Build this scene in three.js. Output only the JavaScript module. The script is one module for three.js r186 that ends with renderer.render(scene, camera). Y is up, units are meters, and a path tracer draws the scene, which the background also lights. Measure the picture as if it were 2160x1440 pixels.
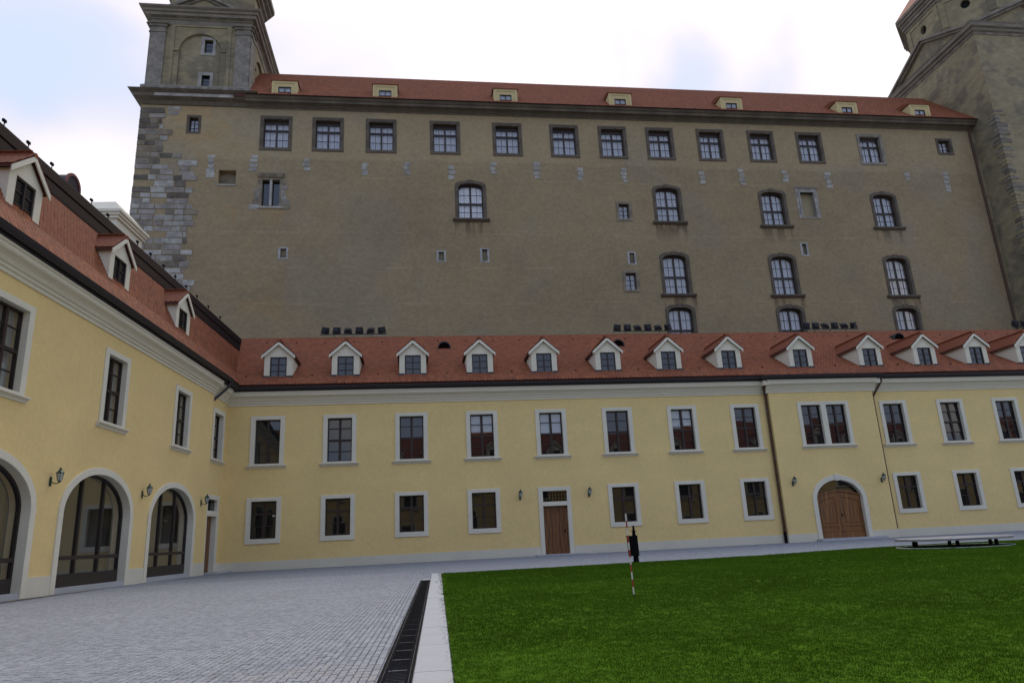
import * as THREE from 'three';
import { mergeGeometries } from 'three/addons/utils/BufferGeometryUtils.js';

// ---------------------------------------------------------------- camera, sky, sun, exposure
const scene = new THREE.Scene();
const camera = new THREE.PerspectiveCamera(51.33, 1024 / 682, 0.05, 900);
camera.position.set(0, 0.88, 0);
camera.rotation.set(0.26961, -0.13532, -0.04889, 'YXZ');
scene.add(camera);

const renderer = new THREE.WebGLRenderer({ antialias: true });
renderer.toneMapping = THREE.LinearToneMapping;
renderer.toneMappingExposure = 1.42;
renderer.shadowMap.enabled = true;
renderer.shadowMap.type = THREE.PCFSoftShadowMap;

const SUN = new THREE.Vector3(0.09, 0.80, -0.60).normalize();
const sun = new THREE.DirectionalLight(0xfff3e2, 1.0);
sun.position.copy(SUN).multiplyScalar(120);
sun.target.position.set(8, 0, -25);
sun.position.add(sun.target.position);
sun.castShadow = true;
sun.shadow.radius = 30;
sun.shadow.mapSize.set(2048, 2048);
Object.assign(sun.shadow.camera, { left: -90, right: 90, top: 90, bottom: -90, near: 1, far: 320 });
scene.add(sun, sun.target);

function rng(seed) { let a = seed >>> 0; return () => { a |= 0; a = a + 0x6D2B79F5 | 0; let t = Math.imul(a ^ a >>> 15, 1 | a); t = t + Math.imul(t ^ t >>> 7, 61 | t) ^ t; return ((t ^ t >>> 14) >>> 0) / 4294967296; }; }
function hash(ix, iy, s) { let h = Math.imul(ix, 374761393) ^ Math.imul(iy, 668265263) ^ Math.imul(s, 1442695041); h = Math.imul(h ^ h >>> 13, 1274126177); return ((h ^ h >>> 16) >>> 0) / 4294967296; }
function vnoise(x, y, s, px = 0, py = 0) {          // value noise, optional period
  const x0 = Math.floor(x), y0 = Math.floor(y), fx = x - x0, fy = y - y0;
  const w = (i, p) => p ? ((i % p) + p) % p : i;
  const ux = fx * fx * (3 - 2 * fx), uy = fy * fy * (3 - 2 * fy);
  const a = hash(w(x0, px), w(y0, py), s), b = hash(w(x0 + 1, px), w(y0, py), s), c = hash(w(x0, px), w(y0 + 1, py), s), d = hash(w(x0 + 1, px), w(y0 + 1, py), s);
  return a + (b - a) * ux + (c - a) * uy + (a - b - c + d) * ux * uy;
}
function fbm(x, y, s, oct = 5, px = 0, py = 0) { let v = 0, a = 0.5, n = 0; for (let i = 0; i < oct; i++) { v += a * vnoise(x, y, s + i * 17, px, py); n += a; x *= 2; y *= 2; px *= 2; py *= 2; a *= 0.5; } return v / n; }
const sstep = (a, b, x) => { const t = Math.min(1, Math.max(0, (x - a) / (b - a))); return t * t * (3 - 2 * t); };
const mix = (a, b, t) => a + (b - a) * t;

{ // broken bright cloud, thinnest and brightest round the hidden sun, with blue between the clouds
  const W = 1024, H = 512, data = new Float32Array(W * H * 4);
  for (let j = 0; j < H; j++) for (let i = 0; i < W; i++) {
    const v = (j + 0.5) / H, u = (i + 0.5) / W, el = (v - 0.5) * Math.PI, az = (u - 0.5) * 2 * Math.PI;
    const dy = Math.sin(el), c = Math.cos(el), dx = c * Math.cos(az), dz = c * Math.sin(az);
    const yy = Math.max(dy, 0), cs = Math.max(0, dx * SUN.x + dy * SUN.y + dz * SUN.z);
    const q = 1 / (yy + 0.28), px = dx * q * 2.1 + 7.3, pz = dz * q * 2.1 + 3.1;
    const warp = fbm(px * 0.8 + 9, pz * 0.8, 5, 3) - 0.5;
    const near = (x, y, z, deg) => Math.exp(-Math.pow(Math.acos(Math.min(1, dx * x + dy * y + dz * z)) * 57.3 / deg, 2));
    const n = fbm(px + warp * 1.4, pz + warp, 11, 6) + 0.22 * near(-0.434, 0.465, -0.77, 7) + 0.22 * near(-0.37, 0.40, -0.84, 6) - 0.10 * near(-0.40, 0.55, -0.73, 6) + 0.12 * near(0.42, 0.53, -0.73, 10) + 0.05 * near(0.345, 0.55, -0.76, 8);   // one cumulus low over the left roofs
    const glow = Math.pow(cs, 5), wide = Math.pow(cs, 1.6);
    const cov = sstep(0.60 - 0.42 * wide, 0.75 - 0.20 * wide, n);
    const hz = Math.pow(1 - yy, 4);
    const blue = [mix(0.36, 0.53, hz) + 0.17 * wide, mix(0.46, 0.60, hz) + 0.14 * wide, mix(0.70, 0.72, hz) + 0.10 * wide];
    const lit = 0.575 + 0.75 * (n - 0.5) + 0.06 * wide + 0.10 * glow;
    const cl = [lit * 1.03, lit * mix(0.995, 0.965, wide), lit * mix(0.95, 1.04, wide)];
    const o = (j * W + i) * 4;
    for (let k = 0; k < 3; k++) data[o + k] = dy < -0.01 ? [0.22, 0.23, 0.22][k] : mix(blue[k], cl[k], cov);
    data[o + 3] = 1;
  }
  const sky = new THREE.DataTexture(data, W, H, THREE.RGBAFormat, THREE.FloatType);
  sky.mapping = THREE.EquirectangularReflectionMapping; sky.magFilter = THREE.LinearFilter; sky.minFilter = THREE.LinearFilter;
  sky.wrapS = THREE.RepeatWrapping; sky.needsUpdate = true;
  scene.background = sky; scene.environment = sky; scene.environmentIntensity = 1; scene.backgroundIntensity = 1;
}

// ---------------------------------------------------------------- textures and materials
function tex(W, H, fn, srgb = true, sx = 1, sy = sx) {       // fn(x,y in 0..1) -> [r,g,b] in 0..1 ; sx, sy = metres covered
  const d = new Uint8Array(W * H * 4);
  for (let j = 0; j < H; j++) for (let i = 0; i < W; i++) { const c = fn(i / W, j / H, i, j), o = (j * W + i) * 4; for (let k = 0; k < 3; k++) d[o + k] = Math.max(0, Math.min(255, c[k] * 255)); d[o + 3] = 255; }
  const t = new THREE.DataTexture(d, W, H); t.wrapS = t.wrapT = THREE.RepeatWrapping; t.magFilter = THREE.LinearFilter; t.minFilter = THREE.LinearMipmapLinearFilter; t.generateMipmaps = true;
  if (srgb) t.colorSpace = THREE.SRGBColorSpace; t.repeat.set(1 / sx, 1 / sy); t.needsUpdate = true; return t;
}
const again = (t, sx, sy = sx) => { const c = t.clone(); c.repeat.set(1 / sx, 1 / sy); c.needsUpdate = true; return c; };
const g3 = v => [v, v, v];
const plasterMap = tex(1024, 1024, (x, y) => { const a = fbm(x * 6, y * 6, 21, 5, 6, 6), b = fbm(x * 90, y * 90, 33, 2, 90, 90), c = fbm(x * 3, y * 14, 57, 4, 3, 14); return g3(0.905 + 0.05 * (a - 0.5) + 0.04 * (b - 0.5) + 0.025 * (c - 0.5)); }, true, 9);
const plasterBump = tex(512, 512, (x, y) => g3(0.5 + 0.5 * (fbm(x * 60, y * 60, 41, 3, 60, 60) - 0.5) + 0.4 * (fbm(x * 8, y * 8, 43, 3, 8, 8) - 0.5)), false, 2.2);
const grainMap = tex(512, 512, (x, y) => { const a = fbm(x * 40, y * 3, 71, 4, 40, 3), b = fbm(x * 120, y * 6, 75, 2, 120, 6); return [0.62 + 0.5 * (a - 0.5) + 0.2 * (b - 0.5), 0.60 + 0.5 * (a - 0.5) + 0.2 * (b - 0.5), 0.58 + 0.48 * (a - 0.5) + 0.2 * (b - 0.5)]; }, true, 0.9, 1.8);
const stoneMap = tex(512, 512, (x, y) => { const a = fbm(x * 5, y * 5, 81, 5, 5, 5), b = fbm(x * 70, y * 70, 83, 2, 70, 70); return g3(0.80 + 0.34 * (a - 0.5) + 0.20 * (b - 0.5)); }, true, 1.6);
const stoneBump = tex(512, 512, (x, y) => g3(fbm(x * 22, y * 22, 91, 4, 22, 22)), false, 1.1);

// castle render: one sheet for the whole front, 74 x 36 m, u from -22
const castleMap = tex(2048, 1024, (x, y) => {
  const X = x * 74 - 22, Y = y * 36;
  const big = fbm(X * 0.12 + 3, Y * 0.16, 101, 4) - 0.5, med = fbm(X * 0.7, Y * 0.9, 103, 4) - 0.5, fine = fbm(X * 5, Y * 6, 107, 4) - 0.5, trowel = fbm(X * 1.6, Y * 9, 109, 3) - 0.5;
  let v = 0.575 + 0.035 * big * 2 + 0.04 * med + 0.09 * fine + 0.03 * trowel;
  const edge = 30.25 + 0.5 * (fbm(X * 0.35, 2, 113, 3) - 0.5);          // paler coat on the top storey
  v += 0.040 * sstep(edge - 0.15, edge + 0.15, Y);
  for (const l of [28.75, 24.0, 21.2, 18.3]) { const d = Math.abs(Y - l - 0.25 * (fbm(X * 0.15, l, 117, 2) - 0.5)); if (d < 0.07 && fbm(X * 0.8, l * 3, 119, 3) > 0.52) v += 0.03; }   // day joints between lifts
  let r = v * 1.03 + 0.012, g = v * 0.955, b = v * 0.775;
  const grey = sstep(0.56, 0.72, fbm(X * 0.22 + 40, Y * 0.2, 127, 4)) * 0.35; r = mix(r, v * 0.99, grey); b = mix(b, v * 0.87, grey);
  const och = sstep(0.58, 0.7, fbm(X * 0.4 + 11, Y * 0.5, 131, 4)) * (X < -10 ? 0.7 : 0.15); r += 0.03 * och; b -= 0.03 * och;
  for (const [cx, cy] of [[4.2, 25.0], [20.65, 25.0], [29.9, 24.9], [40.2, 24.85], [20.75, 18.75], [30.0, 18.7], [40.35, 18.65]]) {   // run-off streaks under the stone sills
    const dx = Math.abs(X - cx), dyy = cy - Y; if (dx < 1.35 && dyy > 0 && dyy < 1.5) { const s = sstep(0.42, 0.62, fbm(X * 2.6, Y * 0.5, 137, 3)) * (1 - dyy / 1.5) * 0.17; r -= s; g -= s * 0.95; b -= s * 0.8; } }
  return [r, g, b];
}, true, 74, 36);
castleMap.offset.set(22 / 74, 0);
const towerMap = tex(1024, 1024, (x, y) => {
  const a = fbm(x * 7, y * 7, 141, 5, 7, 7) - 0.5, b = fbm(x * 30, y * 60, 143, 3, 30, 60) - 0.5, c = sstep(0.5, 0.68, fbm(x * 9, y * 11, 147, 6, 9, 11));
  const v = 0.58 + 0.12 * a + 0.13 * b; return [mix(v * 1.02, v * 0.86, c), mix(v * 0.955, v * 0.81, c), mix(v * 0.765, v * 0.68, c)];
}, true, 14);
const settMap = tex(1024, 1024, (x, y) => {      // far paving, setts too small to tell apart: rows 57 mm wide, 2.28 m sheet
  const row = Math.floor(x * 40), n = 20, off = hash(row, 3, 151), yy = (y * n + off) % n, cell = Math.floor(yy), fx = x * 40 - row, fy = yy - cell;
  const j = Math.min(fx, 1 - fx) < 0.07 || Math.min(fy, 1 - fy) < 0.04 ? 0.72 : 1, t = 0.60 + 0.13 * (hash(row, cell, 157) - 0.5) + 0.06 * (fbm(x * 40, y * 40, 159, 2, 40, 40) - 0.5);
  return [t * j * 0.985, t * j, t * j * 1.03];
}, true, 2.28);
const turfMap = tex(1024, 1024, (x, y) => { const a = fbm(x * 8, y * 8, 161, 5, 8, 8) - 0.5, b = fbm(x * 120, y * 120, 163, 2, 120, 120) - 0.5, c = fbm(x * 3, y * 3, 167, 3, 3, 3) - 0.5; const v = 1 + 0.25 * a + 0.22 * b + 0.25 * c; return [0.315 * v, 0.475 * v, 0.11 * v]; }, true, 7);

const lin = (r, g, b) => new THREE.Color().setRGB(r, g, b);
const std = (c, rough = 0.9, extra = {}) => new THREE.MeshStandardMaterial({ color: c, roughness: rough, ...extra });
const M = {
  yellow: std(lin(0.95, 0.715, 0.31), 0.95, { map: plasterMap, bumpMap: plasterBump, bumpScale: 0.003 }),
  plinth: std(lin(0.80, 0.75, 0.60), 0.93, { map: again(plasterMap, 5), bumpMap: plasterBump, bumpScale: 0.003 }),
  trim: std(lin(0.85, 0.80, 0.645), 0.88, { map: again(plasterMap, 6), bumpMap: plasterBump, bumpScale: 0.0015 }),
  cream: std(lin(0.86, 0.80, 0.63), 0.9, { map: again(plasterMap, 4.3) }),
  wood: std(lin(0.060, 0.027, 0.017), 0.55, { map: again(grainMap, 0.7, 1.4) }),
  darkwood: std(lin(0.022, 0.014, 0.012), 0.5),
  doorwood: std(lin(0.43, 0.18, 0.052), 0.5, { map: grainMap, bumpMap: again(plasterBump, 0.8), bumpScale: 0.001 }),
  gatewood: std(lin(0.55, 0.24, 0.070), 0.5, { map: again(grainMap, 1.1, 2.1) }),
  glass: new THREE.MeshPhysicalMaterial({ color: lin(0.010, 0.011, 0.013), roughness: 0.02, ior: 1.7 }),
  glassLow: new THREE.MeshPhysicalMaterial({ color: lin(0.012, 0.012, 0.011), roughness: 0.025, ior: 1.5 }),
  dimCurtain: std(lin(0.26, 0.26, 0.24), 0.95),
  clear: new THREE.MeshPhysicalMaterial({ color: 0xffffff, roughness: 0.02, transmission: 1, thickness: 0, ior: 1.6 }),
  curtain: std(lin(0.47, 0.47, 0.50), 0.95),
  blind: std(lin(0.80, 0.80, 0.82), 0.9),
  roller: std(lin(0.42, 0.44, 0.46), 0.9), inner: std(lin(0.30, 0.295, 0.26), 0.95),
  zinc: std(lin(0.032, 0.028, 0.034), 0.5, { metalness: 0.3 }),
  ridge: new THREE.MeshPhysicalMaterial({ color: lin(0.016, 0.009, 0.008), roughness: 1, specularIntensity: 0.15 }),
  copper: std(lin(0.085, 0.045, 0.030), 0.45, { metalness: 0.5 }),
  iron: new THREE.MeshPhysicalMaterial({ color: lin(0.010, 0.010, 0.012), roughness: 0.9, specularIntensity: 0.06 }),
  lampiron: std(lin(0.022, 0.055, 0.045), 0.45, { metalness: 0.4 }),
  lampglass: new THREE.MeshPhysicalMaterial({ color: lin(0.42, 0.45, 0.42), roughness: 0.12, ior: 1.5 }),
  castle: std(lin(0.82, 0.775, 0.69), 0.96, { map: castleMap, bumpMap: again(plasterBump, 3), bumpScale: 0.012 }),
  tower: std(lin(0.80, 0.77, 0.72), 0.96, { map: towerMap, bumpMap: again(plasterBump, 2.5), bumpScale: 0.015 }),
  brownstone: std(lin(0.155, 0.122, 0.088), 0.92, { map: stoneMap, bumpMap: stoneBump, bumpScale: 0.006 }),
  towerStone: std(lin(0.30, 0.265, 0.205), 0.93, { map: again(stoneMap, 2.6), bumpMap: stoneBump, bumpScale: 0.012 }),
  corniceStone: std(lin(0.19, 0.157, 0.115), 0.93, { map: again(stoneMap, 3.1), bumpMap: stoneBump, bumpScale: 0.008 }),
  palestone: std(lin(0.52, 0.50, 0.47), 0.93, { map: stoneMap, bumpMap: stoneBump, bumpScale: 0.012 }),
  castleYellow: std(lin(0.64, 0.51, 0.25), 0.93, { map: again(plasterMap, 3) }),
  granite: std(lin(0.50, 0.515, 0.525), 0.85, { map: again(plasterMap, 2.3) }),
  paving: std(lin(0.70, 0.735, 0.78), 0.9, { map: settMap }),
  joint: std(lin(0.13, 0.13, 0.135), 0.98, { map: again(stoneMap, 0.9) }),
  turf: new THREE.MeshPhysicalMaterial({ color: lin(0.64, 0.60, 0.46), roughness: 1, specularIntensity: 0.1, map: turfMap }),
  deck: std(lin(0.10, 0.032, 0.022), 0.95),
  dark: new THREE.MeshPhysicalMaterial({ color: lin(0.02, 0.02, 0.02), roughness: 1, specularIntensity: 0.08 }),
  flood: std(lin(0.012, 0.012, 0.016), 0.55, { metalness: 0.2 }),
  steel: std(lin(0.46, 0.46, 0.49), 0.5, { metalness: 0.35, map: again(stoneMap, 2.2) }),
  rust: new THREE.MeshPhysicalMaterial({ color: lin(0.030, 0.026, 0.025), roughness: 1, specularIntensity: 0.08, map: again(stoneMap, 0.35) }),
  white: std(lin(0.66, 0.66, 0.63), 0.6), red: std(lin(0.36, 0.035, 0.025), 0.6),
  ground: std(lin(0.30, 0.30, 0.29), 1),
};
const stoneTones = [[0.46, 0.43, 0.38], [0.55, 0.52, 0.46], [0.41, 0.365, 0.325], [0.34, 0.30, 0.245], [0.22, 0.185, 0.145], [0.165, 0.138, 0.11], [0.32, 0.265, 0.19]].map(c => std(lin(...c), 0.94, { map: stoneMap, bumpMap: stoneBump, bumpScale: 0.02 }));
const settTones = [[0.43, 0.445, 0.47], [0.47, 0.485, 0.51], [0.40, 0.41, 0.43], [0.45, 0.445, 0.45]].map(c => std(lin(...c), 0.85, { map: again(stoneMap, 1.3) }));
const TILE = [[0.200, 0.055, 0.017], [0.22, 0.063, 0.020], [0.18, 0.047, 0.016], [0.20, 0.060, 0.021]];
const tileTones = TILE.map(c => std(lin(...c), 0.85));
const tileWhite = std(lin(1, 1, 1), 0.85);

// ---------------------------------------------------------------- helpers
const used = {};
const numbered = n => { used[n] = (used[n] || 0) + 1; return used[n] === 1 ? n : n + '_' + String(used[n] - 1).padStart(3, '0'); };
function thing(name, label, category, pos = [0, 0, 0], turn = 0, group) {
  const o = new THREE.Group(); o.name = numbered(name); o.position.set(...pos); o.rotation.y = turn; o.userData = { label, category }; if (group) o.userData.group = group; scene.add(o); return o;
}
function dup(root, pos, turn, label) { const r = root.clone(); r.name = numbered(root.name.replace(/_\d{3}$/, '')); r.userData = { ...root.userData }; r.position.set(...pos); r.rotation.y = turn; if (label) r.userData.label = label; scene.add(r); return r; }
function grp(name, parent, x = 0, y = 0, z = 0) { const o = new THREE.Group(); o.name = name; o.position.set(x, y, z); parent.add(o); return o; }
function metreUV(g) {
  const p = g.attributes.position, n = g.attributes.normal, uv = new Float32Array(p.count * 2);
  for (let i = 0; i < p.count; i++) { const ax = Math.abs(n.getX(i)), ay = Math.abs(n.getY(i)), az = Math.abs(n.getZ(i)); let a, b; if (az >= ax && az >= ay) { a = p.getX(i); b = p.getY(i); } else if (ax >= ay) { a = p.getZ(i); b = p.getY(i); } else { a = p.getX(i); b = p.getZ(i); } uv[2 * i] = a; uv[2 * i + 1] = b; }
  g.setAttribute('uv', new THREE.BufferAttribute(uv, 2)); return g;
}
function plain(g) { const q = g.index ? g.toNonIndexed() : g; for (const k of Object.keys(q.attributes)) if (!['position', 'normal', 'uv'].includes(k)) q.deleteAttribute(k); if (!q.attributes.normal) q.computeVertexNormals(); return metreUV(q); }
const join = gs => { const l = gs.flat(9).map(plain); return l.length === 1 ? l[0] : mergeGeometries(l); };
function mesh(name, geos, mat, parent, x = 0, y = 0, z = 0) { const g = Array.isArray(geos) ? join(geos) : geos; const m = new THREE.Mesh(g, mat); m.name = name; m.position.set(x, y, z); m.castShadow = m.receiveShadow = true; parent.add(m); return m; }
const box = (x0, x1, y0, y1, z0, z1) => plain(new THREE.BoxGeometry(x1 - x0, y1 - y0, z1 - z0).translate((x0 + x1) / 2, (y0 + y1) / 2, (z0 + z1) / 2));
const cyl = (r0, r1, h, x, y, z, n = 12) => new THREE.CylinderGeometry(r1, r0, h, n).translate(x, y + h / 2, z);
function profile(pts, x0, x1) { const s = new THREE.Shape(pts.map(([z, y]) => new THREE.Vector2(-z, y))); return plain(new THREE.ExtrudeGeometry(s, { depth: x1 - x0, bevelEnabled: false, steps: 1 }).rotateY(Math.PI / 2).translate(x0, 0, 0)); }
const rectPts = (x0, x1, y0, y1) => [[x0, y0], [x1, y0], [x1, y1], [x0, y1]];
function archPts(x0, x1, y0, spring, rise, n = 22, k = 2) { const c = (x0 + x1) / 2, a = (x1 - x0) / 2, p = [[x0, y0], [x1, y0]]; for (let i = 0; i <= n; i++) { const t = Math.PI * i / n, cx = Math.cos(t), sy = Math.sin(t); p.push([c + a * Math.sign(cx) * Math.pow(Math.abs(cx), 2 / k), spring + rise * Math.pow(sy, 2 / k)]); } return p; }
const uShape = (o, i) => [o[1], ...o.slice(2), o[0], i[0], ...i.slice(2).reverse(), i[1]];   // open-bottomed ring
const V2 = p => p.map(q => new THREE.Vector2(q[0], q[1]));
function sheet(outer, holes, z0, z1, bevel = 0) { const s = new THREE.Shape(V2(outer)); for (const h of holes) s.holes.push(new THREE.Path(V2(h))); return plain(new THREE.ExtrudeGeometry(s, { depth: z1 - z0 - 2 * bevel, bevelEnabled: bevel > 0, bevelThickness: bevel, bevelSize: bevel, bevelOffset: -bevel, bevelSegments: 1, steps: 1 }).translate(0, 0, z0 + bevel)); }
function tube(pts, r, n = 10, seg = 0) { const path = new THREE.CurvePath(); for (let i = 0; i + 1 < pts.length; i++) path.add(new THREE.LineCurve3(new THREE.Vector3(...pts[i]), new THREE.Vector3(...pts[i + 1]))); const out = []; for (let i = 0; i + 1 < pts.length; i++) { const a = new THREE.Vector3(...pts[i]), b = new THREE.Vector3(...pts[i + 1]), d = b.clone().sub(a), L = d.length(); const c = new THREE.CylinderGeometry(r, r, L + (i ? r * 0.5 : 0), n); c.applyQuaternion(new THREE.Quaternion().setFromUnitVectors(new THREE.Vector3(0, 1, 0), d.normalize())); c.translate((a.x + b.x) / 2, (a.y + b.y) / 2, (a.z + b.z) / 2); out.push(c); if (i) out.push(new THREE.SphereGeometry(r, n, 6).translate(a.x, a.y, a.z)); } return out; }

// ---- window kit (local: x across, y up from opening bottom, z outwards, wall face at z = 0)
const geoCache = {};
function paneMesh(w, h, mat, parent, x, y, z, r) { const k = w.toFixed(3) + 'x' + h.toFixed(3); const g = geoCache[k] || (geoCache[k] = box(-w / 2, w / 2, -h / 2, h / 2, -0.004, 0.004)); const m = mesh('pane', g, mat, parent, x, y, z); if (r) { m.rotation.x = r[0]; m.rotation.y = r[1]; } return m; }
function casement(parent, hw, h, depth, rowsY, mat, bars) {   // rowsY: list of [y0,y1,kind] rows; kind 'T' above = thick transom
  const f = 0.055, z1 = -depth + 0.05, z0 = -depth - 0.04, fr = [box(-hw, -hw + f, 0, h, z0, z1), box(hw - f, hw, 0, h, z0, z1), box(-hw + f, hw - f, 0, f, z0, z1 - 0.002), box(-hw + f, hw - f, h - f, h, z0, z1 - 0.002)];
  const mw = bars.mull || 0.055; fr.push(box(-mw, mw, f, h - f, z0, z1 + 0.004));
  for (const t of bars.transoms) { const tw = bars.tw || 0.045; fr.push(box(-hw + f, -mw, t - tw, t + tw, z0, z1 + 0.001), box(mw, hw - f, t - tw, t + tw, z0, z1 + 0.001)); }
  mesh('frame', fr, bars.mat || M.wood, parent);
  const gb = []; const b = bars.bw || 0.017;
  for (const y of bars.thin) gb.push(box(-hw + f, -mw, y - b, y + b, z0 + 0.02, z1 - 0.02), box(mw, hw - f, y - b, y + b, z0 + 0.02, z1 - 0.02));
  for (const g of gb) mesh('glazing_bar', g, bars.mat || M.wood, parent);
  const ys = [f, ...[...bars.transoms, ...bars.thin].sort((a, c) => a - c), h - f];
  for (let i = 0; i + 1 < ys.length; i++) { const ph = ys[i + 1] - ys[i], pw = hw - f - mw; for (const s of [-1, 1]) paneMesh(pw, ph, mat, parent, s * (mw + pw / 2), (ys[i] + ys[i + 1]) / 2, -depth); }
}
function yellowWindow(parent, cx, y0, hw, h, kind, D = 0.18, topW = 0.17, sideW = 0.21, gm = M.glass) {
  const w = grp('window', parent, cx, y0, 0);
  const tall = kind === 'tall';
  mesh('surround', [sheet(rectPts(-hw - sideW, hw + sideW, tall ? -0.07 : -0.22, h + topW), [rectPts(-hw, hw, 0, h)], -D - 0.05, 0.045, 0.008)], M.trim, w);
  if (tall) mesh('sill', [profile([[-0.02, -0.22], [0.03, -0.22], [0.05, -0.17], [0.10, -0.13], [0.14, -0.115], [0.14, -0.075], [-0.02, -0.072]], -hw - sideW - 0.13, hw + sideW + 0.13)], M.trim, w);
  if (tall) casement(w, hw, h, D, null, gm, { transoms: [h * 0.49], thin: [h * 0.235, h * 0.765] });
  else casement(w, hw, h, D, null, M.glassLow, { transoms: [h * 0.655], thin: [h * 0.33] });
  return w;
}
const tiltR = rng(77);
function tiltPanes(w, ax, ay, j = 0.006) { w.traverse(o => { if (o.name === 'pane') { o.rotation.x = ax + (tiltR() - 0.5) * j; o.rotation.y = ay + (tiltR() - 0.5) * j; } }); }
const protos = {};
function placeWindow(parent, key, make, x, y, tx = 0, ty = 0) { let w; if (protos[key]) { w = protos[key].clone(); parent.add(w); w.position.set(x, y, 0); } else { w = make(parent, x, y); protos[key] = w; } tiltPanes(w, tx, ty); return w; }
const hole = (cx, y0, hw, h, m = 0.02) => rectPts(cx - hw - m, cx + hw + m, y0 - m, y0 + h + m);

function curtain(w, hw, h, z, mat, seed, top) { const r = rng(seed), N = 48, pos = [], idx = []; for (let j = 0; j < 2; j++) for (let i = 0; i <= N; i++) { const x = -hw + 2 * hw * i / N; pos.push(x, j ? h : 0.0, z + 0.03 * Math.sin(i * 1.25 + seed) + 0.015 * Math.sin(i * 2.9 + seed * 2) * (j ? 0.6 : 1)); } for (let i = 0; i < N; i++) idx.push(i, i + 1, i + N + 1, i + 1, i + N + 2, i + N + 1); const g = new THREE.BufferGeometry(); g.setAttribute('position', new THREE.Float32BufferAttribute(pos, 3)); g.setIndex(idx); g.computeVertexNormals(); return mesh('curtain', [g], mat, w); }
// ---- tiles
const tileGeo = (() => { const s = new THREE.Shape(); s.moveTo(-0.084, 0.30); s.lineTo(-0.084, 0.06); s.quadraticCurveTo(-0.075, 0.0, 0, -0.006); s.quadraticCurveTo(0.075, 0.0, 0.084, 0.06); s.lineTo(0.084, 0.30); s.closePath(); return plain(new THREE.ExtrudeGeometry(s, { depth: 0.019, bevelEnabled: false, curveSegments: 3 })); })();
function tileField(roof, P0, X, U, width, length, seed, { w = 0.18, e = 0.15, single = null, skip = null, scale = 1 } = {}) {
  const N = new THREE.Vector3().crossVectors(X, U).normalize(), r = rng(seed), list = [], rows = Math.floor(length / e), cols = Math.ceil(width / w), m = new THREE.Matrix4();
  const q0 = new THREE.Quaternion().setFromRotationMatrix(new THREE.Matrix4().makeBasis(X, U, N));
  for (let j = 0; j < rows; j++) for (let i = 0; i < cols; i++) {
    const x = (i + 0.5 + (j % 2) * 0.5) * w, s = j * e; if (x > width) continue; if (skip && skip(x, s)) continue;
    const p = P0.clone().addScaledVector(X, x + (r() - 0.5) * 0.008).addScaledVector(U, s + (r() - 0.5) * 0.008).addScaledVector(N, 0.050 + r() * 0.004);
    const q = q0.clone().multiply(new THREE.Quaternion().setFromEuler(new THREE.Euler(0.20 + (r() - 0.5) * 0.02, (r() - 0.5) * 0.02, (r() - 0.5) * 0.02)));
    list.push({ p, q, t: r(), x, s });
  }
  let many = list;
  if (single) { const sorted = [...list].sort((a, b) => single(a) - single(b)); const near = new Set(sorted.slice(0, 300)); many = list.filter(t => !near.has(t)); for (const t of near) { const o = mesh('tile', tileGeo, tileTones[Math.floor(t.t * 4)], roof); o.position.copy(t.p); o.quaternion.copy(t.q); o.scale.setScalar(scale); } }
  const im = new THREE.InstancedMesh(tileGeo, tileWhite, many.length); im.name = 'roof_tiles'; im.userData.kind = 'stuff'; im.castShadow = im.receiveShadow = true;
  const c = new THREE.Color(), sc = new THREE.Vector3(scale, scale, scale);
  many.forEach((t, i) => { im.setMatrixAt(i, m.compose(t.p, t.q, sc)); const k = 0.80 + 0.40 * hash(i, 5, seed), pch = fbm(t.x * 0.5, t.s * 0.5, seed, 3) - 0.5; const tt = TILE[Math.floor(t.t * 4)]; c.setRGB(tt[0] * k * (1 + 0.15 * pch), tt[1] * k * (1 + 0.1 * pch), tt[2] * k); im.setColorAt(i, c); });
  roof.add(im);
}
const vec = (x, y, z) => new THREE.Vector3(x, y, z);

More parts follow.
